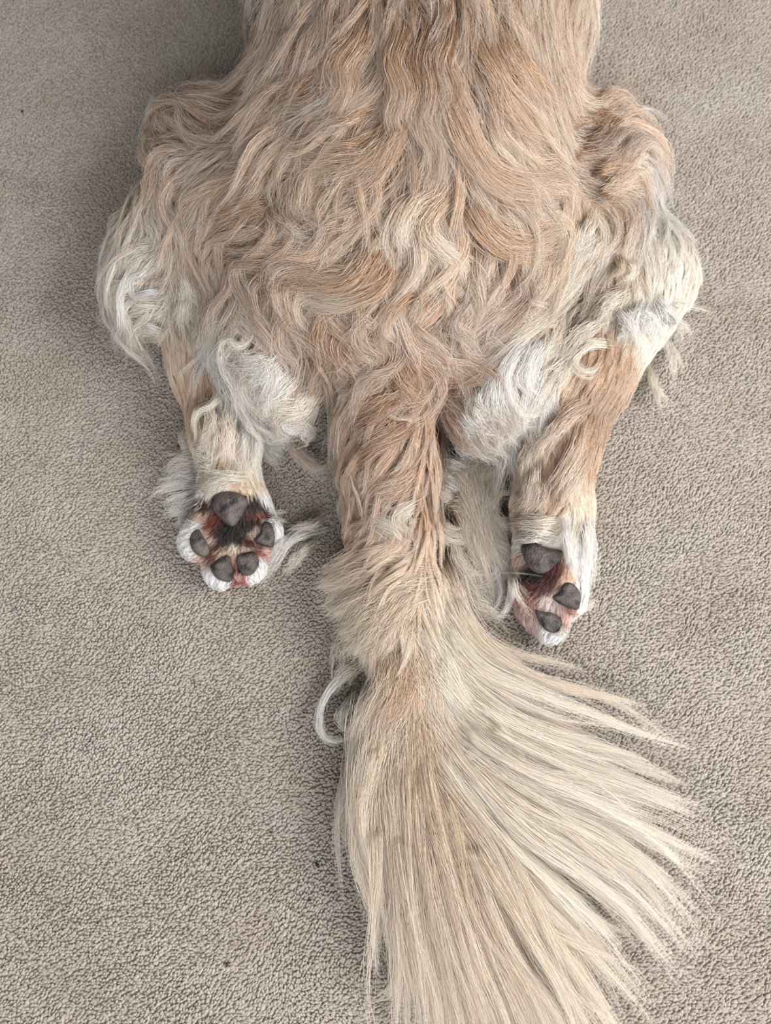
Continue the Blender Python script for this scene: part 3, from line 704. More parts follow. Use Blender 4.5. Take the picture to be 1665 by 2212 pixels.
def pad(name, outline, rise=0.006, sink=0.005, label=None, lump=0.0):
    """a domed leather pad: rings from a closed outline up to the crown, and a skirt sunk into the paw"""
    o2 = smooth_closed(outline, 36)
    c2 = o2.mean(0)
    PADS.append(o2)
    base = hit(o2[:, 0], o2[:, 1])
    cz = float(hit(np.array([c2[0]]), np.array([c2[1]]))[0, 2])
    z0 = base[:, 2] * 0.35 + cz * 0.65
    prof = [(1.0, -sink), (1.04, 0.0), (1.0, rise * .42), (.93, rise * .68), (.80, rise * .86), (.62, rise * .97), (.42, rise * 1.02), (.2, rise * 1.0)]
    vs = []
    for f, h in prof:
        q = c2 + (o2 - c2) * f
        z = cz + (z0 - cz) * f + h + lump * (vnoise(q[:, 0] / 14, q[:, 1] / 14) - .5) * (f < .95)
        vs.append(P(q[:, 0], q[:, 1], z))
    vs.append(P(c2[0], c2[1], cz + rise * 1.0)[None])
    vs = np.concatenate(vs)
    n = 36
    fs = [(r * n + i, r * n + (i + 1) % n, (r + 1) * n + (i + 1) % n, (r + 1) * n + i) for r in range(len(prof) - 1) for i in range(n)]
    top = (len(prof) - 1) * n
    fs += [(top + i, top + (i + 1) % n, len(vs) - 1) for i in range(n)]
    fs.append(tuple(range(n - 1, -1, -1)))
    # outlines run clockwise in the picture: turn the faces outwards
    o = mesh_obj(name, vs, fs, MAT_PAD, dog)
    import bmesh
    bm = bmesh.new(); bm.from_mesh(o.data); bmesh.ops.recalc_face_normals(bm, faces=bm.faces); bm.to_mesh(o.data); bm.free()
    for poly in o.data.polygons: poly.use_smooth = True
    if label: o['label'] = label
    return o


pad('metatarsal_pad', [(456, 1084), (464, 1071), (478, 1064), (496, 1062), (514, 1065), (528, 1074), (535, 1087), (529, 1103), (517, 1121), (503, 1136), (490, 1132), (474, 1117), (460, 1100)], 0.008, label='large grey brown heart shaped pad of the left paw', lump=0.003)
pad('toe_pad', [(416, 1150), (428, 1142), (438, 1158), (448, 1176), (452, 1190), (444, 1201), (430, 1200), (416, 1188), (410, 1168)], 0.006, lump=0.002)
pad('toe_pad', [(566, 1134), (578, 1128), (590, 1142), (593, 1160), (588, 1180), (576, 1180), (556, 1174), (550, 1166), (562, 1152)], 0.006, lump=0.002)
pad('toe_pad', [(454, 1224), (464, 1216), (482, 1202), (494, 1202), (500, 1222), (504, 1244), (496, 1256), (480, 1254), (464, 1244)], 0.006, lump=0.002)
pad('toe_pad', [(512, 1202), (530, 1194), (550, 1194), (558, 1208), (556, 1228), (540, 1242), (524, 1240), (514, 1226)], 0.006, lump=0.002)
pad('metatarsal_pad', [(1126, 1182), (1138, 1174), (1156, 1174), (1182, 1184), (1206, 1188), (1216, 1194), (1214, 1208), (1200, 1218), (1186, 1232), (1166, 1238), (1148, 1230), (1136, 1214), (1130, 1198)], 0.008, label='large dark brown pad of the right paw', lump=0.003)
pad('toe_pad', [(1214, 1264), (1228, 1258), (1244, 1268), (1254, 1286), (1252, 1306), (1246, 1316), (1226, 1312), (1206, 1302), (1194, 1290), (1208, 1282)], 0.006, lump=0.002)
pad('toe_pad', [(1157, 1318), (1172, 1322), (1190, 1324), (1206, 1332), (1214, 1346), (1208, 1362), (1194, 1366), (1178, 1360), (1164, 1342)], 0.006, lump=0.002)


def in_pads(q, shrink=0.97):
    """pixels inside any pad outline"""
    m = np.zeros(q.shape[:-1], bool)
    for o in PADS:
        c = o.mean(0); w = c + (o - c) * shrink
        lo, hi = w.min(0), w.max(0)
        box = (q[..., 0] > lo[0]) & (q[..., 0] < hi[0]) & (q[..., 1] > lo[1]) & (q[..., 1] < hi[1])
        ii = np.nonzero(box)
        if len(ii[0]) == 0: continue
        x, y = q[ii][..., 0], q[ii][..., 1]
        odd = np.zeros(len(x), bool)
        for a, b in zip(w, np.roll(w, -1, 0)):
            cr = (a[1] > y) != (b[1] > y)
            odd ^= cr & (x < (b[0] - a[0]) * (y - a[1]) / (b[1] - a[1] + 1e-12) + a[0])
        m[ii] |= odd
    return m


# ------------------------------------------------------------------ hair
def link_curves(name, pts, radius, col, mat, label=None):
    """pts (N, K, 3), radius (N, K), col (N, 3): one hair object, a part of the dog"""
    n, k = pts.shape[:2]
    cu = bpy.data.hair_curves.new(name)
    cu.add_curves([k] * n)
    cu.attributes['position'].data.foreach_set('vector', pts.astype(np.float32).ravel())
    ra = cu.attributes.get('radius') or cu.attributes.new('radius', 'FLOAT', 'POINT')
    ra.data.foreach_set('value', radius.astype(np.float32).ravel())
    fa = cu.attributes.new('fur_colour', 'FLOAT_COLOR', 'CURVE' if col.ndim == 2 else 'POINT')
    fa.data.foreach_set('color', np.concatenate([np.clip(col, 0.004, 0.95), np.ones(col.shape[:-1] + (1,))], -1).astype(np.float32).ravel())
    cu.materials.append(mat)
    o = bpy.data.objects.new(name, cu)
    COL.objects.link(o)
    o.parent = dog
    o['kind'] = 'stuff'
    if label: o['label'] = label
    print(name, n, k)
    return o


def clear_body(p, gap):
    s = sample(G_SDF, p)
    bad = s < gap
    if bad.any():
        g = grad(p[bad])
        p[bad] += g * (gap - s[bad])[:, None] if np.isscalar(gap) else g * (gap[bad] - s[bad])[:, None]
    p[..., 2] = np.maximum(p[..., 2], 0.0075)
    return p


def scatter_roots(n, mask, zmin=0.010, nz_min=-0.35):
    tri = V[Q]
    a = np.linalg.norm(np.cross(tri[:, 1] - tri[:, 0], tri[:, 2] - tri[:, 0]), axis=1)
    c = tri.mean(1)
    nr = grad(c)
    ok = mask(c) & (c[:, 2] > zmin) & (nr[:, 2] > nz_min)
    w = a * ok * np.clip(0.35 + nr[:, 2], 0.15, 1)
    idx = rng.choice(len(Q), n, p=w / w.sum())
    u, v = rng.random(n), rng.random(n)
    t = tri[idx]
    p = t[:, 0] * ((1 - u) * (1 - v))[:, None] + t[:, 1] * (u * (1 - v))[:, None] + t[:, 2] * (u * v)[:, None] + t[:, 3] * ((1 - u) * v)[:, None]
    return p


def trace(roots, flow, K, length, amp, lam, phase, lift, turn, coat, side_drop=0.5, curl=None):
    """combed guide hairs creeping over the body surface"""
    n = len(roots)
    pts = np.empty((n, K, 3)); pts[:, 0] = roots
    p = roots.copy()
    step = length / (K - 1)
    run = np.zeros(n)
    for k in range(1, K):
        t = k / (K - 1)
        g = grad(p)
        f2 = flow(p[:, :2])
        f2 = f2 / (np.linalg.norm(f2, axis=1, keepdims=True) + 1e-9)
        ang = turn + amp * np.sin(phase + 2 * np.pi * run / lam) * min(1, 0.25 + t * 1.5)
        if curl is not None: ang = ang + curl * t ** 1.5
        c, s = np.cos(ang), np.sin(ang)
        d = np.stack([f2[:, 0] * c - f2[:, 1] * s, f2[:, 0] * s + f2[:, 1] * c, np.zeros(n)], -1)
        steep = np.clip(1 - g[:, 2:3], 0, 1)
        d[:, 2] -= side_drop * steep[:, 0]
        d -= (d * g).sum(1, keepdims=True) * g
        d /= np.linalg.norm(d, axis=1, keepdims=True) + 1e-9
        L = lift * (1 - t) ** 1.2
        v = d * np.cos(L)[:, None] + g * np.sin(L)[:, None]
        p = p + v * step[:, None]
        run = run + step
        s_ = sample(G_SDF, p)
        over = s_ - coat
        pull = (over > 0) & (s_ < 0.06)
        p[pull] -= g[pull] * (over[pull] * 0.35)[:, None]
        p[:, 2] -= np.where(s_ > 0.03, 0.002, 0.0)
        p = clear_body(p, 0.0012 + 0.25 * coat * t)
        pts[:, k] = p
    return pts


def strands(roots, g_pts, g_root, K, clump, r0, frizz, lo=0.72, hi=1.04, shape=0.8, taper=0.72, spread=1.0):
    """strands that follow the nearest guide and gather towards it"""
    kd = kdtree.KDTree(len(g_root))
    for i, q in enumerate(g_root): kd.insert(q, i)
    kd.balance()
    gi = np.array([kd.find(q)[1] for q in roots])
    n = len(roots)
    KG = g_pts.shape[1]
    frac = rng.uniform(lo, hi, n)
    t = np.linspace(0, 1, K)
    u = np.clip(t[None] * frac[:, None] * (KG - 1), 0, KG - 1.001)
    i0 = u.astype(int); f = (u - i0)[..., None]
    base = g_pts[gi[:, None], i0] * (1 - f) + g_pts[gi[:, None], i0 + 1] * f
    off = (roots - g_root[gi])[:, None, :] * spread
    cl = clump[gi] if not np.isscalar(clump) else np.full(n, clump)
    cl = np.clip(cl + rng.normal(0, 0.10, n), 0, 0.97)
    pts = base + off * (1 - cl[:, None] * t[None] ** shape)[..., None]
    # a hair of its own: small slow waver
    for a in range(3):
        ph = rng.uniform(0, 6.28, (n, 1)); fr = rng.uniform(0.8, 2.6, (n, 1))
        am = np.abs(rng.normal(0, frizz, (n, 1))) * (1 if a < 2 else 0.6)
        pts[..., a] += am * (np.sin(ph + 6.28 * fr * t[None]) - np.sin(ph)) * t[None]
    q = pts.reshape(-1, 3)
    q = clear_body(q, 0.0010)
    pts = q.reshape(n, K, 3)
    rad = r0 * rng.uniform(0.75, 1.25, (n, 1)) * (1 - taper * t[None] ** 2.2)
    return pts, rad, gi


def colours(base, gi, ng, lock_var=0.10, hair_var=0.16, pale=0.12, dark=0.10, paleto=(250, 244, 236)):
    """each lock and each hair its own shade; some hairs are nearly white guard hairs, some are darker"""
    n = len(base)
    lv = rng.normal(0, lock_var, ng)[gi]
    c = base * np.exp(lv + rng.normal(0, hair_var, n))[:, None]
    sat = (rng.normal(0, 0.10, n) - .3 * lv)[:, None]
    m = c.mean(1, keepdims=True)
    c = m + (c - m) * (1 + sat)
    w = (rng.random(n) < pale)[:, None] * rng.uniform(.35, .95, (n, 1))
    c = c * (1 - w) + lin(paleto) * w
    k = (rng.random(n) < dark)[:, None] * rng.uniform(.25, .62, (n, 1))
    c = c * (1 - k * np.array([.75, .95, 1.1]))
    return np.clip(c, 0.01, 0.93)


# --- coat of back, rump and thighs
LEN = Scatter([(560, 60, (62, .45, .5)), (500, 190, (64, .25, .5)), (800, 60, (58, .55, .45)), (950, 80, (52, .55, .45)), (1100, 100, (46, .2, .3)), (1250, 80, (40, .15, .25)), (1200, 250, (44, .12, .25)), (1320, 260, (56, .2, .5)), (800, 250, (60, .75, .5)),
               (900, 350, (62, .8, .5)), (1050, 350, (56, .45, .4)), (650, 320, (62, .6, .5)), (430, 300, (58, .5, .6)), (600, 480, (66, .7, .5)), (800, 520, (68, .8, .5)), (950, 550, (66, .8, .5)), (1150, 480, (52, .35, .4)), (1300, 430, (48, .3, .45)),
               (600, 640, (64, .6, .5)), (760, 660, (60, 1.0, .6)), (880, 700, (58, 1.3, .7)), (1000, 680, (54, 1.0, .6)), (1120, 620, (48, .6, .5)), (800, 780, (52, 1.1, .6)), (980, 790, (50, .9, .6)),
               (330, 420, (52, .5, .55)), (280, 620, (58, .9, .8)), (400, 620, (42, .7, .5)), (470, 700, (36, .7, .6)), (560, 780, (44, .9, .7)), (610, 880, (42, .7, .6)), (620, 960, (30, .6, .5)), (440, 740, (28, .5, .5)),
               (1400, 380, (34, .2, .4)), (1420, 520, (26, .15, .35)), (1410, 660, (42, 1.0, .8)), (1430, 760, (52, .9, .8)), (1300, 640, (36, .5, .5)), (1200, 680, (42, .5, .5)), (1100, 820, (46, .7, .6)), (1150, 860, (38, .9, .6)), (1040, 900, (42, .6, .6)), (1080, 930, (30, .6, .6)), (1330, 780, (24, .3, .4))])

not_far = lambda c: c[:, 1] < 0.60
rgn = lambda k: (lambda c: (region_of(c) == k) & (c[:, 1] < 0.62))


def coat_part(name, mask, n_guides, n_hair, flow, colf_, lenf=None, KG=14, K=13, r0=0.00013, clump=0.80, frizz=0.0009, label=None, turn_sd=0.16, lam=0.046, wave_mul=1.0,
              coat_h=0.013, len_mul=1.0, side_drop=.25, nz_min=-0.35, pale=0.14, dark=0.10, keep_off_pads=False, lock_var=0.10, hair_var=0.15, curl_sd=0.25, mat=None, lo=0.72, shape=.8):
    gr = scatter_roots(n_guides, mask, nz_min=nz_min)
    if lenf is None: pr = np.tile(np.array([[14.0, .1, .35]]), (n_guides, 1))
    else: pr = lenf(gr[:, :2])
    L = pr[:, 0] / 1000 * len_mul * rng.uniform(.72, 1.25, n_guides)
    amp = pr[:, 1] * wave_mul * rng.uniform(.6, 1.3, n_guides)
    coh = vnoise(gr[:, 0] * 24 + 3, gr[:, 1] * 24) * 9.0 + rng.normal(0, .35, n_guides)
    turn = (vnoise(gr[:, 0] * 42 + 11, gr[:, 1] * 42 + 5) - .5) * turn_sd * 3.4 + rng.normal(0, turn_sd, n_guides)
    curl = rng.normal(0, 1, n_guides) * curl_sd * (0.4 + amp)
    ch = coat_h * rng.uniform(.30, 1.15, n_guides) * np.clip(L / 0.05, .25, 1.1)
    gp = trace(gr, flow, KG, L, amp, lam * rng.uniform(.8, 1.25, n_guides), coh, pr[:, 2] * rng.uniform(.6, 1.3, n_guides), turn, ch, side_drop, curl=curl)
    hr = scatter_roots(n_hair, mask, nz_min=nz_min)
    cl = np.clip(rng.normal(clump, .10, n_guides), .3, .95)
    pts, rad, gi = strands(hr, gp, gr, K, cl, r0, frizz, lo=lo, shape=shape)
    col = colours(colf_(hr[:, :2]), gi, n_guides, lock_var=lock_var, hair_var=hair_var, pale=pale, dark=dark)
    if keep_off_pads:
        bad = in_pads(project(pts)).any(1)
        pts, rad, col = pts[~bad], rad[~bad], col[~bad]
    return link_curves(name, pts, rad, col, mat or MAT_FUR, label)


coat_part('back_coat', rgn(0), 3600, 180000, F_BACK, C_BACK, LEN, K=14, clump=.52, r0=.00011, wave_mul=.60, lam=.088, frizz=.0012, turn_sd=.13, lo=.45, pale=.42, dark=.28, hair_var=.26, lock_var=.29, len_mul=1.25, shape=1.2)
# short plush under layer so that no skin shows between the locks
coat_part('undercoat', rgn(0), 9000, 45000, F_BACK, C_BACK, None, KG=6, K=6, len_mul=1.5, clump=.35, r0=0.00016, coat_h=.010, pale=.05)
LEN_LEG = Scatter([(400, 720, (20, .15, .35)), (450, 850, (20, .15, .3)), (480, 960, (20, .1, .3)), (470, 1045, (9, .1, .5)), (530, 1045, (8, .1, .5)), (570, 1080, (12, .1, .3)), (400, 1090, (16, .1, .5)), (410, 1200, (9, .1, .4)), (500, 1262, (10, .1, .4)),
                   (590, 1200, (10, .1, .4)), (500, 1160, (4.5, .3, .9)), (545, 1150, (5, .3, .9)), (450, 1130, (6, .3, .9)), (480, 1190, (5, .2, .8)), (535, 1188, (5, .2, .8)), (590, 1130, (11, .1, .4)),
                   (1230, 860, (18, .1, .3)), (1200, 1000, (20, .1, .3)), (1260, 1000, (14, .1, .3)), (1180, 1130, (16, .1, .4)), (1260, 1150, (15, .1, .3)), (1265, 1280, (14, .1, .3)), (1230, 1355, (10, .1, .4)), (1180, 1150, (9, .2, .4)), (1120, 1250, (9, .2, .6)),
                   (1160, 1260, (6, .3, .9)), (1180, 1300, (7, .2, .7)), (1225, 1240, (7, .2, .5)), (1225, 1330, (9, .2, .5)), (1170, 1375, (8, .1, .4))], soft=3e-5)
def on_paw(c):
    q = project(c)
    return (region_of(c) == 1) & (((q[:, 0] < 700) & (q[:, 1] > 1052)) | ((q[:, 0] > 900) & (q[:, 1] > 1168)))


coat_part('paw_fur', on_paw, 1500, 34000, F_LEG, C_LEG, LEN_LEG, KG=8, K=7, clump=.6, r0=0.0001, coat_h=.008, turn_sd=.18, pale=.0, dark=.03, keep_off_pads=True, frizz=.0004, nz_min=-.8, mat=MAT_PAWFUR, lock_var=.12)
coat_part('leg_fur', lambda c: rgn(1)(c) & ~on_paw(c), 2200, 50000, F_LEG, C_LEG, LEN_LEG, KG=9, K=8, len_mul=1.2, clump=.45, r0=0.00010, coat_h=.008, turn_sd=.14, pale=.06, dark=.06,  keep_off_pads=True, frizz=.0005, nz_min=-.8)
coat_part('shoulder_coat', lambda c: c[:, 1] >= 0.60, 1500, 22000, F_BACK, C_BACK, None, KG=8, K=7, len_mul=2.6, clump=.5, r0=0.0003, coat_h=.010)
coat_part('tail_fur', rgn(2), 900, 50000, F_TAIL, C_TAIL, Scatter([(830, 760, (48, .6, .6)), (830, 900, (52, .5, .6)), (850, 1040, (54, .45, .55)), (850, 1180, (52, .35, .6)), (860, 1280, (56, .3, .6)), (870, 1390, (30, .3, .5)), (890, 1460, (20, .2, .4)), (900, 1540, (16, .2, .3)), (940, 1680, (12, .12, .3))]),
          KG=14, K=13, coat_h=.012, nz_min=-.5, clump=.62, r0=.00011, wave_mul=.6)


coat_part('guard_hairs', rgn(0), 2600, 5200, F_BACK, C_BACK, LEN, K=13, clump=.3, r0=.000085, wave_mul=.8, lam=.06, frizz=.0035, turn_sd=.38, coat_h=.024, pale=.75, dark=.05, len_mul=1.0, lo=.6)
coat_part('guard_hairs', rgn(2), 500, 900, F_TAIL, C_TAIL, None, K=12, clump=.3, r0=.000085, frizz=.004, turn_sd=.4, coat_h=.016, pale=.6, len_mul=2.6, lo=.6)

# ------------------------------------------------------------------ long feathering: guides lofted between drawn locks
def catmull(pts, n):
    p = np.array(pts, float)
    p = np.concatenate([2 * p[:1] - p[1:2], p, 2 * p[-1:] - p[-2:-1]])
    m = len(p) - 3
    u = np.linspace(0, m - 1e-6, 160)
    k = u.astype(int); f = (u - k)[:, None]
    a, b, c, d = p[k], p[k + 1], p[k + 2], p[k + 3]
    q = 0.5 * ((2 * b) + (-a + c) * f + (2 * a - 5 * b + 4 * c - d) * f * f + (-a + 3 * b - 3 * c + d) * f ** 3)
    s = np.concatenate([[0], np.cumsum(np.linalg.norm(np.diff(q[:, :2], axis=0), axis=1))])
    t = np.linspace(0, s[-1], n)
    return np.stack([np.interp(t, s, q[:, i]) for i in range(q.shape[1])], -1)


def feather(name, keys, n_guides, n_hair, cols, z=(0.03, 0.012), layer=0.014, root_w=0.004, jit=10, K=16, r0=0.00011, clump=.8, frizz=.0012, waver=7, wl=(1.0, 2.4),
            start=(0, .25), stop=(.72, 1.04), label=None, pale=.15, dark=.08, follow=True, keep_off_pads=True, root_spread=None, shape=.7, mat=None, flo=.62, blend=0.0, bury=.3, tipped=False):
    """keys: drawn centre lines (px, py) or (px, py, height over what lies below); cols: one colour per key"""
    KG = 24
    kk = np.stack([catmull([(q[0], q[1], q[2] if len(q) > 2 else 0.0) for q in k], KG) for k in keys])
    cc = np.array([albedo(c) for c in cols])
    if len(cc) == 1: cc = np.repeat(cc, len(keys), 0)
    n = n_guides
    s = np.sort(.35 * rng.random(n) + .65 * (rng.random(n) + np.arange(n)) / n) * (len(keys) - 1) if len(keys) > 1 else np.zeros(n)
    i = np.minimum(s.astype(int), max(len(keys) - 2, 0)); f = (s - i)[:, None, None]
    j = np.minimum(i + 1, len(keys) - 1)
    line = kk[i] * (1 - f) + kk[j] * f
    base_c = cc[i] * (1 - f[:, 0]) + cc[j] * f[:, 0]
    # each guide runs over its own stretch of the drawn line
    t0 = rng.uniform(*start, n); t1 = rng.uniform(*stop, n)
    t = np.linspace(0, 1, KG)
    u = (t0[:, None] + (t1 - t0)[:, None] * t[None]) * (KG - 1)
    uc = np.clip(u, 0, KG - 1.001); a0 = uc.astype(int); fr = (uc - a0)[..., None]
    ar = np.arange(n)[:, None]
    L = line[ar, a0] * (1 - fr) + line[ar, a0 + 1] * fr
    L += (line[ar, a0 + 1] - line[ar, a0]) * (u - uc)[..., None]
    dx = np.gradient(L[..., 0], axis=1); dy = np.gradient(L[..., 1], axis=1)
    ln = np.hypot(dx, dy) + 1e-9
    side = np.stack([-dy / ln, dx / ln], -1)
    off = rng.normal(0, jit, (n, 1)) * (0.35 + 0.65 * t[None]) + rng.normal(0, 1, (n, 1)) * waver * (np.sin(6.28 * rng.uniform(*wl, (n, 1)) * t[None] + rng.uniform(0, 6.28, (n, 1)))) * t[None] ** .8
    L[..., :2] += side * off[..., None]
    lay = rng.random((n, 1))
    zz = z[0] * (1 - t[None]) ** 1.3 + z[1] * (1 - (1 - t[None]) ** 1.3) + lay * layer * np.sin(np.pi * np.clip(.12 + .75 * t[None], 0, 1)) + L[..., 2]
    h = hit(L[..., 0].ravel(), L[..., 1].ravel()).reshape(n, KG, 3)[..., 2]
    h0 = h[:, :1].copy()
    if follow:
        for _ in range(3): h = np.concatenate([h[:, :1], (h[:, :-2] + h[:, 1:-1] + h[:, 2:]) / 3, h[:, -1:]], 1)
        zz = h + 0.001 + z[0] * (1 - t[None]) + z[1] * t[None] + lay * layer + L[..., 2]
    rise = np.clip(t[None] / bury, 0, 1); rise = rise * rise * (3 - 2 * rise)
    zz = (h0 + 0.001) * (1 - rise) + zz * rise
    zz = np.maximum(zz, h + 0.0015 + .003 * rise)
    gp = P(L[..., 0], L[..., 1], zz)
    own = C_BACK(gp[:, 4, :2])
    if blend: base_c = base_c * (1 - blend) + own * blend
    gi = rng.integers(0, n, n_hair)
    tt = np.linspace(0, 1, K)
    frac = rng.uniform(flo, 1.0, n_hair)
    uu = np.clip(tt[None] * frac[:, None] * (KG - 1), 0, KG - 1.001)
    i0 = uu.astype(int); ff = (uu - i0)[..., None]
    base = gp[gi[:, None], i0] * (1 - ff) + gp[gi[:, None], i0 + 1] * ff
    o = rng.normal(0, 1, (n_hair, 1, 3)) * np.array([root_w, root_w, root_w * .45])
    cl = np.clip(rng.normal(clump, .08, n_hair), 0, .97)[:, None]
    pts = base + o * (1 - cl * tt[None] ** shape)[..., None]
    for a in range(3):
        ph = rng.uniform(0, 6.28, (n_hair, 1)); fq = rng.uniform(.8, 2.6, (n_hair, 1))
        am = np.abs(rng.normal(0, frizz, (n_hair, 1))) * (1 if a < 2 else .5)
        pts[..., a] += am * (np.sin(ph + 6.28 * fq * tt[None]) - np.sin(ph)) * tt[None]
    pts = clear_body(pts.reshape(-1, 3), 0.0012).reshape(n_hair, K, 3)
    rad = r0 * rng.uniform(.75, 1.25, (n_hair, 1)) * (1 - .75 * tt[None] ** 2.2) * np.clip(.25 + tt[None] / .12, 0, 1)
    col = colours(base_c[gi], gi, n, lock_var=.07, hair_var=.14, pale=pale, dark=dark)
    if tipped:                              # the local coat colour at the root, paling towards the tip
        rc = colours(own[gi], gi, n, lock_var=.07, hair_var=.2, pale=pale, dark=dark)
        w = np.clip((tt * rng.uniform(.8, 1.25, (n_hair, 1)) - .35) / .6, 0, 1)[..., None]
        col = rc[:, None] * (1 - w) + col[:, None] * w
    else: col = np.repeat(col[:, None], K, 1)
    if keep_off_pads:
        bad = in_pads(project(pts)).any(1)
        pts, rad, col = pts[~bad], rad[~bad], col[~bad]
    return name, pts, rad, col


FAN = [  # right side of the plume, top to bottom, then round under the end and up the left side
    [(925, 1120), (955, 1220), (1005, 1330), (1100, 1410), (1230, 1465), (1400, 1512)],
    [(905, 1220), (950, 1340), (1030, 1440), (1150, 1490), (1280, 1530), (1420, 1592)],
    [(890, 1320), (950, 1430), (1060, 1530), (1200, 1600), (1330, 1650), (1440, 1700)],
    [(900, 1420), (970, 1540), (1100, 1640), (1250, 1700), (1380, 1745), (1500, 1790)],
    [(910, 1500), (990, 1620), (1120, 1730), (1260, 1800), (1380, 1880), (1475, 1985)],
    [(920, 1560), (1000, 1690), (1120, 1830), (1240, 1930), (1330, 2010), (1395, 2085)],
    [(920, 1600), (990, 1740), (1090, 1880), (1180, 2010), (1250, 2120), (1320, 2230)],
    [(910, 1600), (970, 1760), (1050, 1930), (1120, 2080), (1180, 2190), (1230, 2320)],
    [(905, 1590), (940, 1760), (985, 1930), (1030, 2080), (1080, 2200), (1120, 2320)],
    [(895, 1570), (910, 1740), (930, 1900), (950, 2050), (985, 2180), (1010, 2290)],
    [(875, 1540), (870, 1700), (875, 1870), (890, 2020), (915, 2150), (925, 2260)],
    [(850, 1500), (830, 1660), (825, 1800), (845, 1930), (865, 2050), (872, 2170)],
    [(830, 1470), (795, 1600), (785, 1730), (800, 1850), (835, 1930), (860, 1990)],
    [(815, 1450), (775, 1560), (760, 1680), (748, 1760), (740, 1830), (742, 1900)],
]
FCREAM, LIGHT, FSAND = (232, 219, 203), (223, 204, 181), (211, 186, 158)
FANC = [LIGHT, FCREAM, FCREAM, FCREAM, FCREAM, FCREAM, LIGHT, LIGHT, FSAND, FSAND, LIGHT, LIGHT, FCREAM, FCREAM]
PL = []
PL.append(feather('p', FAN, 300, 95000, FANC, z=(.038, .012), layer=.016, follow=False, bury=.10, r0=.000092, root_w=.0055, jit=19, waver=13, wl=(.4, 1.3), clump=.88, start=(0, .20), stop=(.55, 1.12), flo=.4, frizz=.0018))
PL.append(feather('p', FAN, 170, 5200, FANC, z=(.042, .016), layer=.022, follow=False, bury=.10, r0=.000085, root_w=.003, jit=38, waver=26, wl=(.4, 1.2), clump=.85, start=(0, .35), stop=(.75, 1.2), flo=.5, frizz=.002))
# the middle of the plume, lying on the tail itself
T2 = [[(865, 1400), (820, 1440), (780, 1490), (758, 1570)], [(870, 1410), (850, 1470), (810, 1540), (785, 1640)], [(875, 1410), (875, 1480), (860, 1560), (845, 1660)], [(885, 1400), (915, 1470), (935, 1560), (960, 1650)], [(895, 1385), (945, 1450), (1000, 1530), (1080, 1600)], [(900, 1340), (960, 1410), (1040, 1480), (1140, 1530)]]
T3 = [[(895, 1510), (850, 1570), (812, 1650), (790, 1780)], [(900, 1520), (875, 1620), (855, 1740), (845, 1880)], [(905, 1520), (920, 1640), (940, 1780), (965, 1920)], [(910, 1520), (960, 1620), (1020, 1740), (1090, 1870)], [(912, 1500), (985, 1580), (1070, 1670), (1180, 1750)]]
PL.append(feather('p', T3, 90, 20000, [FCREAM, LIGHT, FSAND, LIGHT, FCREAM], z=(.043, .024), layer=.010, follow=False, bury=.10, r0=.000095, root_w=.0055, jit=16, waver=8, wl=(.4, 1.4), clump=.8, start=(0, .22), stop=(.55, 1.1), flo=.45, frizz=.0016))
PL.append(feather('p', T2, 90, 20000, [FCREAM, LIGHT, SAND, LIGHT, FCREAM, FCREAM], z=(.050, .030), layer=.010, follow=False, bury=.10, r0=.000095, root_w=.0055, jit=16, waver=8, wl=(.4, 1.4), clump=.8, start=(0, .22), stop=(.55, 1.1), flo=.45, frizz=.0016))
FILL = [[(955, 1020), (985, 1110), (1030, 1210), (1075, 1330)], [(1000, 955), (1018, 1050), (1050, 1160), (1092, 1300)], [(1085, 950), (1062, 1040), (1055, 1130), (1085, 1250)]]
PL.append(feather('p', FILL, 60, 4200, [LIGHT, FCREAM, FCREAM], z=(.018, .010), layer=.012, follow=False, bury=.2, r0=.00009, root_w=.004, jit=18, waver=20, wl=(.6, 1.8), clump=.8, start=(0, .4), stop=(.6, 1.05), flo=.5, frizz=.002))
# puff over the tail below the rump hair
PUFF = [[(925, 1175), (860, 1165), (790, 1180), (700, 1230)], [(925, 1215), (860, 1205), (780, 1220), (690, 1270)], [(920, 1250), (860, 1255), (780, 1265), (700, 1315)],
        [(900, 1262), (850, 1290), (790, 1330), (730, 1365)], [(885, 1268), (850, 1320), (800, 1380), (765, 1430)], [(875, 1275), (860, 1340), (840, 1400), (800, 1470)], [(880, 1275), (900, 1340), (905, 1410), (880, 1480)]]
PL.append(feather('p', PUFF, 80, 17000, [FSAND, FSAND, LIGHT, LIGHT, LIGHT, LIGHT, FSAND], z=(.056, .034), layer=.014, follow=False, bury=.15, r0=.0001, start=(0, .3), root_w=.005, jit=10, waver=5, clump=.55, frizz=.002))
_, a, b, c = ('', *[np.concatenate([x[i] for x in PL]) for i in (1, 2, 3)])
link_curves('tail_feathering', a, b, c, MAT_FUR, 'long cream feathering fanned out over the carpet')

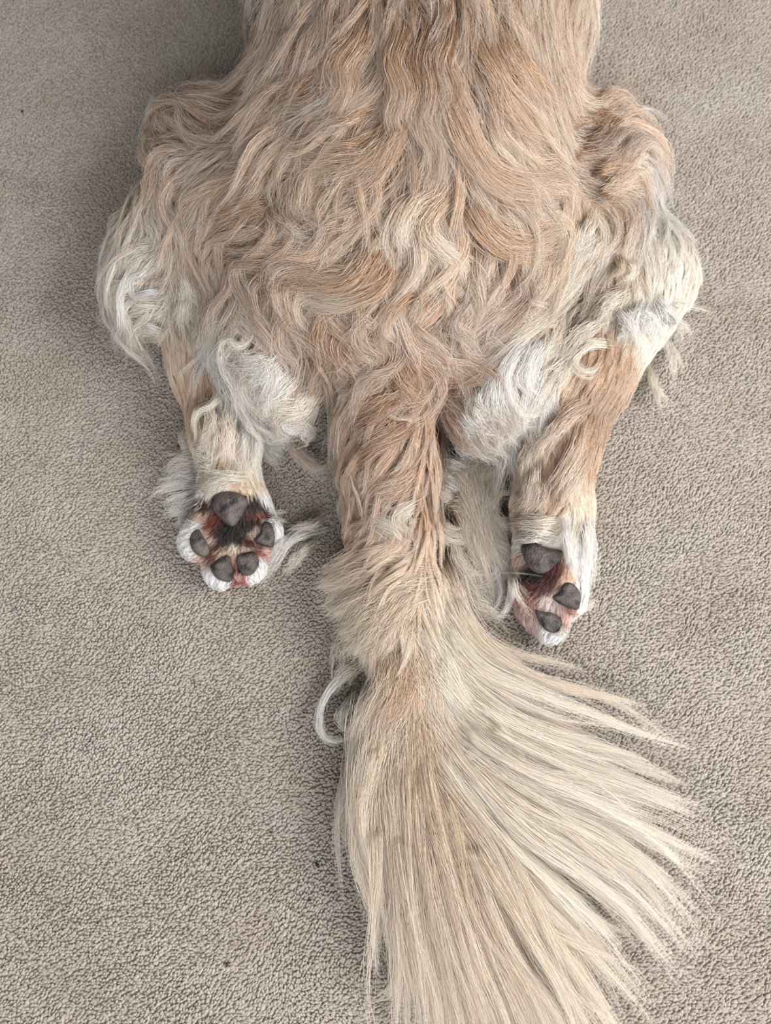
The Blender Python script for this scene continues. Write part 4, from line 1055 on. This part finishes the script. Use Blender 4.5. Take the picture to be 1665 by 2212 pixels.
PL = []
for pl, c, wd, nh in LOCKS:
    L = sum(math.hypot(b[0] - a[0], b[1] - a[1]) for a, b in zip(pl[:-1], pl[1:]))
    thin = wd <= 5
    hd = [math.atan2(b[1] - a[1], b[0] - a[0]) for a, b in zip(pl[:-1], pl[1:])]
    curly = sum(abs((b - a + math.pi) % (2 * math.pi) - math.pi) for a, b in zip(hd[:-1], hd[1:])) > 1.1
    ng = max(3, int(wd * 1.6))
    PL.append(feather('l', [pl], ng, int(nh * (.42 if thin else .6)), [c], z=(.009, .008) if not thin else (.008, .010), layer=.006, root_w=.0007 + .00016 * wd, jit=wd * (.45 if thin else 1.35), waver=min(6, wd * .4), K=16,
                      clump=.66 if thin else .60, start=(0, .06) if thin else (0, .25) if curly else (0, .38), stop=(.82, 1.05) if thin else (.84, 1.05) if curly else (.66, 1.06), frizz=.0007 + .00007 * wd, flo=.72 if curly else .42 if thin else .5, tipped=not thin and pl[0][1] < 800 and region_of(hit(np.array([pl[0][0]], float), np.array([pl[0][1]], float)))[0] == 0, blend=(.0 if thin else .55 if pl[0][0] < 430 and pl[0][1] < 740 else .3) if c in (WHITE, CREAM) else .4, shape=1.0))
_, a, b, c = ('', *[np.concatenate([x[i] for x in PL]) for i in (1, 2, 3)])
link_curves('loose_locks', a, b, c, MAT_FUR, 'separate curling white and sandy locks over the coat')


# ------------------------------------------------------------------ bits on the carpet
MAT_CRUMB = plain_material('dark_crumb', (34, 33, 36), 0.7)
MAT_CRUMB_BROWN = plain_material('brown_crumb', (62, 40, 34), 0.7)


def crumb(px, py, size, label, mat=MAT_CRUMB, long=1.0):
    import bmesh
    bm = bmesh.new()
    bmesh.ops.create_icosphere(bm, subdivisions=2, radius=1.0)
    a = rng.uniform(0, 3.14)
    for v in bm.verts:
        f = 1 + .55 * (vnoise(np.array([v.co.x * 1.7 + px]), np.array([v.co.y * 1.7 + v.co.z * 1.3 + py]))[0] - .5) + rng.normal(0, .05)
        x, y, z = v.co * f
        v.co = (size * (x * long * math.cos(a) - y * .8 * math.sin(a)), size * (x * long * math.sin(a) + y * .8 * math.cos(a)), size * z * .7)
    me = bpy.data.meshes.new('crumb'); bm.to_mesh(me); bm.free()
    for p in me.polygons: p.use_smooth = True
    me.materials.append(mat)
    o = bpy.data.objects.new('crumb', me); COL.objects.link(o)
    o.location = P(px, py, 0.0030)
    tag(o, label, 'crumb', 'crumbs on the carpet')
    return o


crumb(1477, 612, .0018, "largest black crumb on the carpet, right of the dog's white right thigh")
crumb(48, 240, .0013, 'lone dark speck on the shaded carpet far left of the dog\'s waist')
crumb(491, 2083, .0012, 'dark reddish brown crumb on the carpet, lowest of the specks left of the tail', MAT_CRUMB_BROWN, 1.5)
crumb(211, 1994, .0009, 'tiny black speck on the carpet farthest left from the tail plume')
crumb(585, 1797, .0009, 'tiny black speck on the carpet straight below the left hind paw')
crumb(685, 1869, .0013, 'slim black sliver on the carpet closest to the left edge of the tail plume', MAT_CRUMB, 1.9)
crumb(668, 1945, .0009, 'thin black fleck on the carpet beside the long dark shed hair', MAT_CRUMB, 1.8)

MAT_HAIR = plain_material('dark_hair', (84, 70, 62), 0.6)


def shed_hair(pts, label, r=0.00016):
    q = catmull([(x, y, 0.0) for x, y in pts], 40)
    c = P(q[:, 0], q[:, 1], 0.0034 + .0006 * np.sin(np.linspace(0, 9, 40)))
    tg = np.gradient(c, axis=0); tg /= np.linalg.norm(tg, axis=1, keepdims=True)
    sd = np.cross(tg, [0, 0, 1.0]); up = np.cross(sd, tg)
    vs, fs = [], []
    for k in range(40):
        w = r * math.sin(math.pi * (k + 1) / 42) ** .4
        for m in range(5): vs.append(c[k] + w * (math.cos(m * 1.2566) * sd[k] + math.sin(m * 1.2566) * up[k]))
    for k in range(39):
        for m in range(5): fs.append((k * 5 + m, k * 5 + (m + 1) % 5, k * 5 + 5 + (m + 1) % 5, k * 5 + 5 + m))
    fs += [(4, 3, 2, 1, 0), tuple(range(195, 200))]
    o = mesh_obj('shed_hair', vs, fs, MAT_HAIR)
    tag(o, label, 'hair', 'shed hairs on the carpet')


shed_hair([(555, 1892), (600, 1942), (660, 1980), (712, 1990), (763, 2015)], 'long dark shed hair curving over the carpet left of the tail plume')
shed_hair([(513, 1736), (509, 1772), (516, 1808)], 'short straight dark shed hair on the carpet below the left hind paw', .00012)
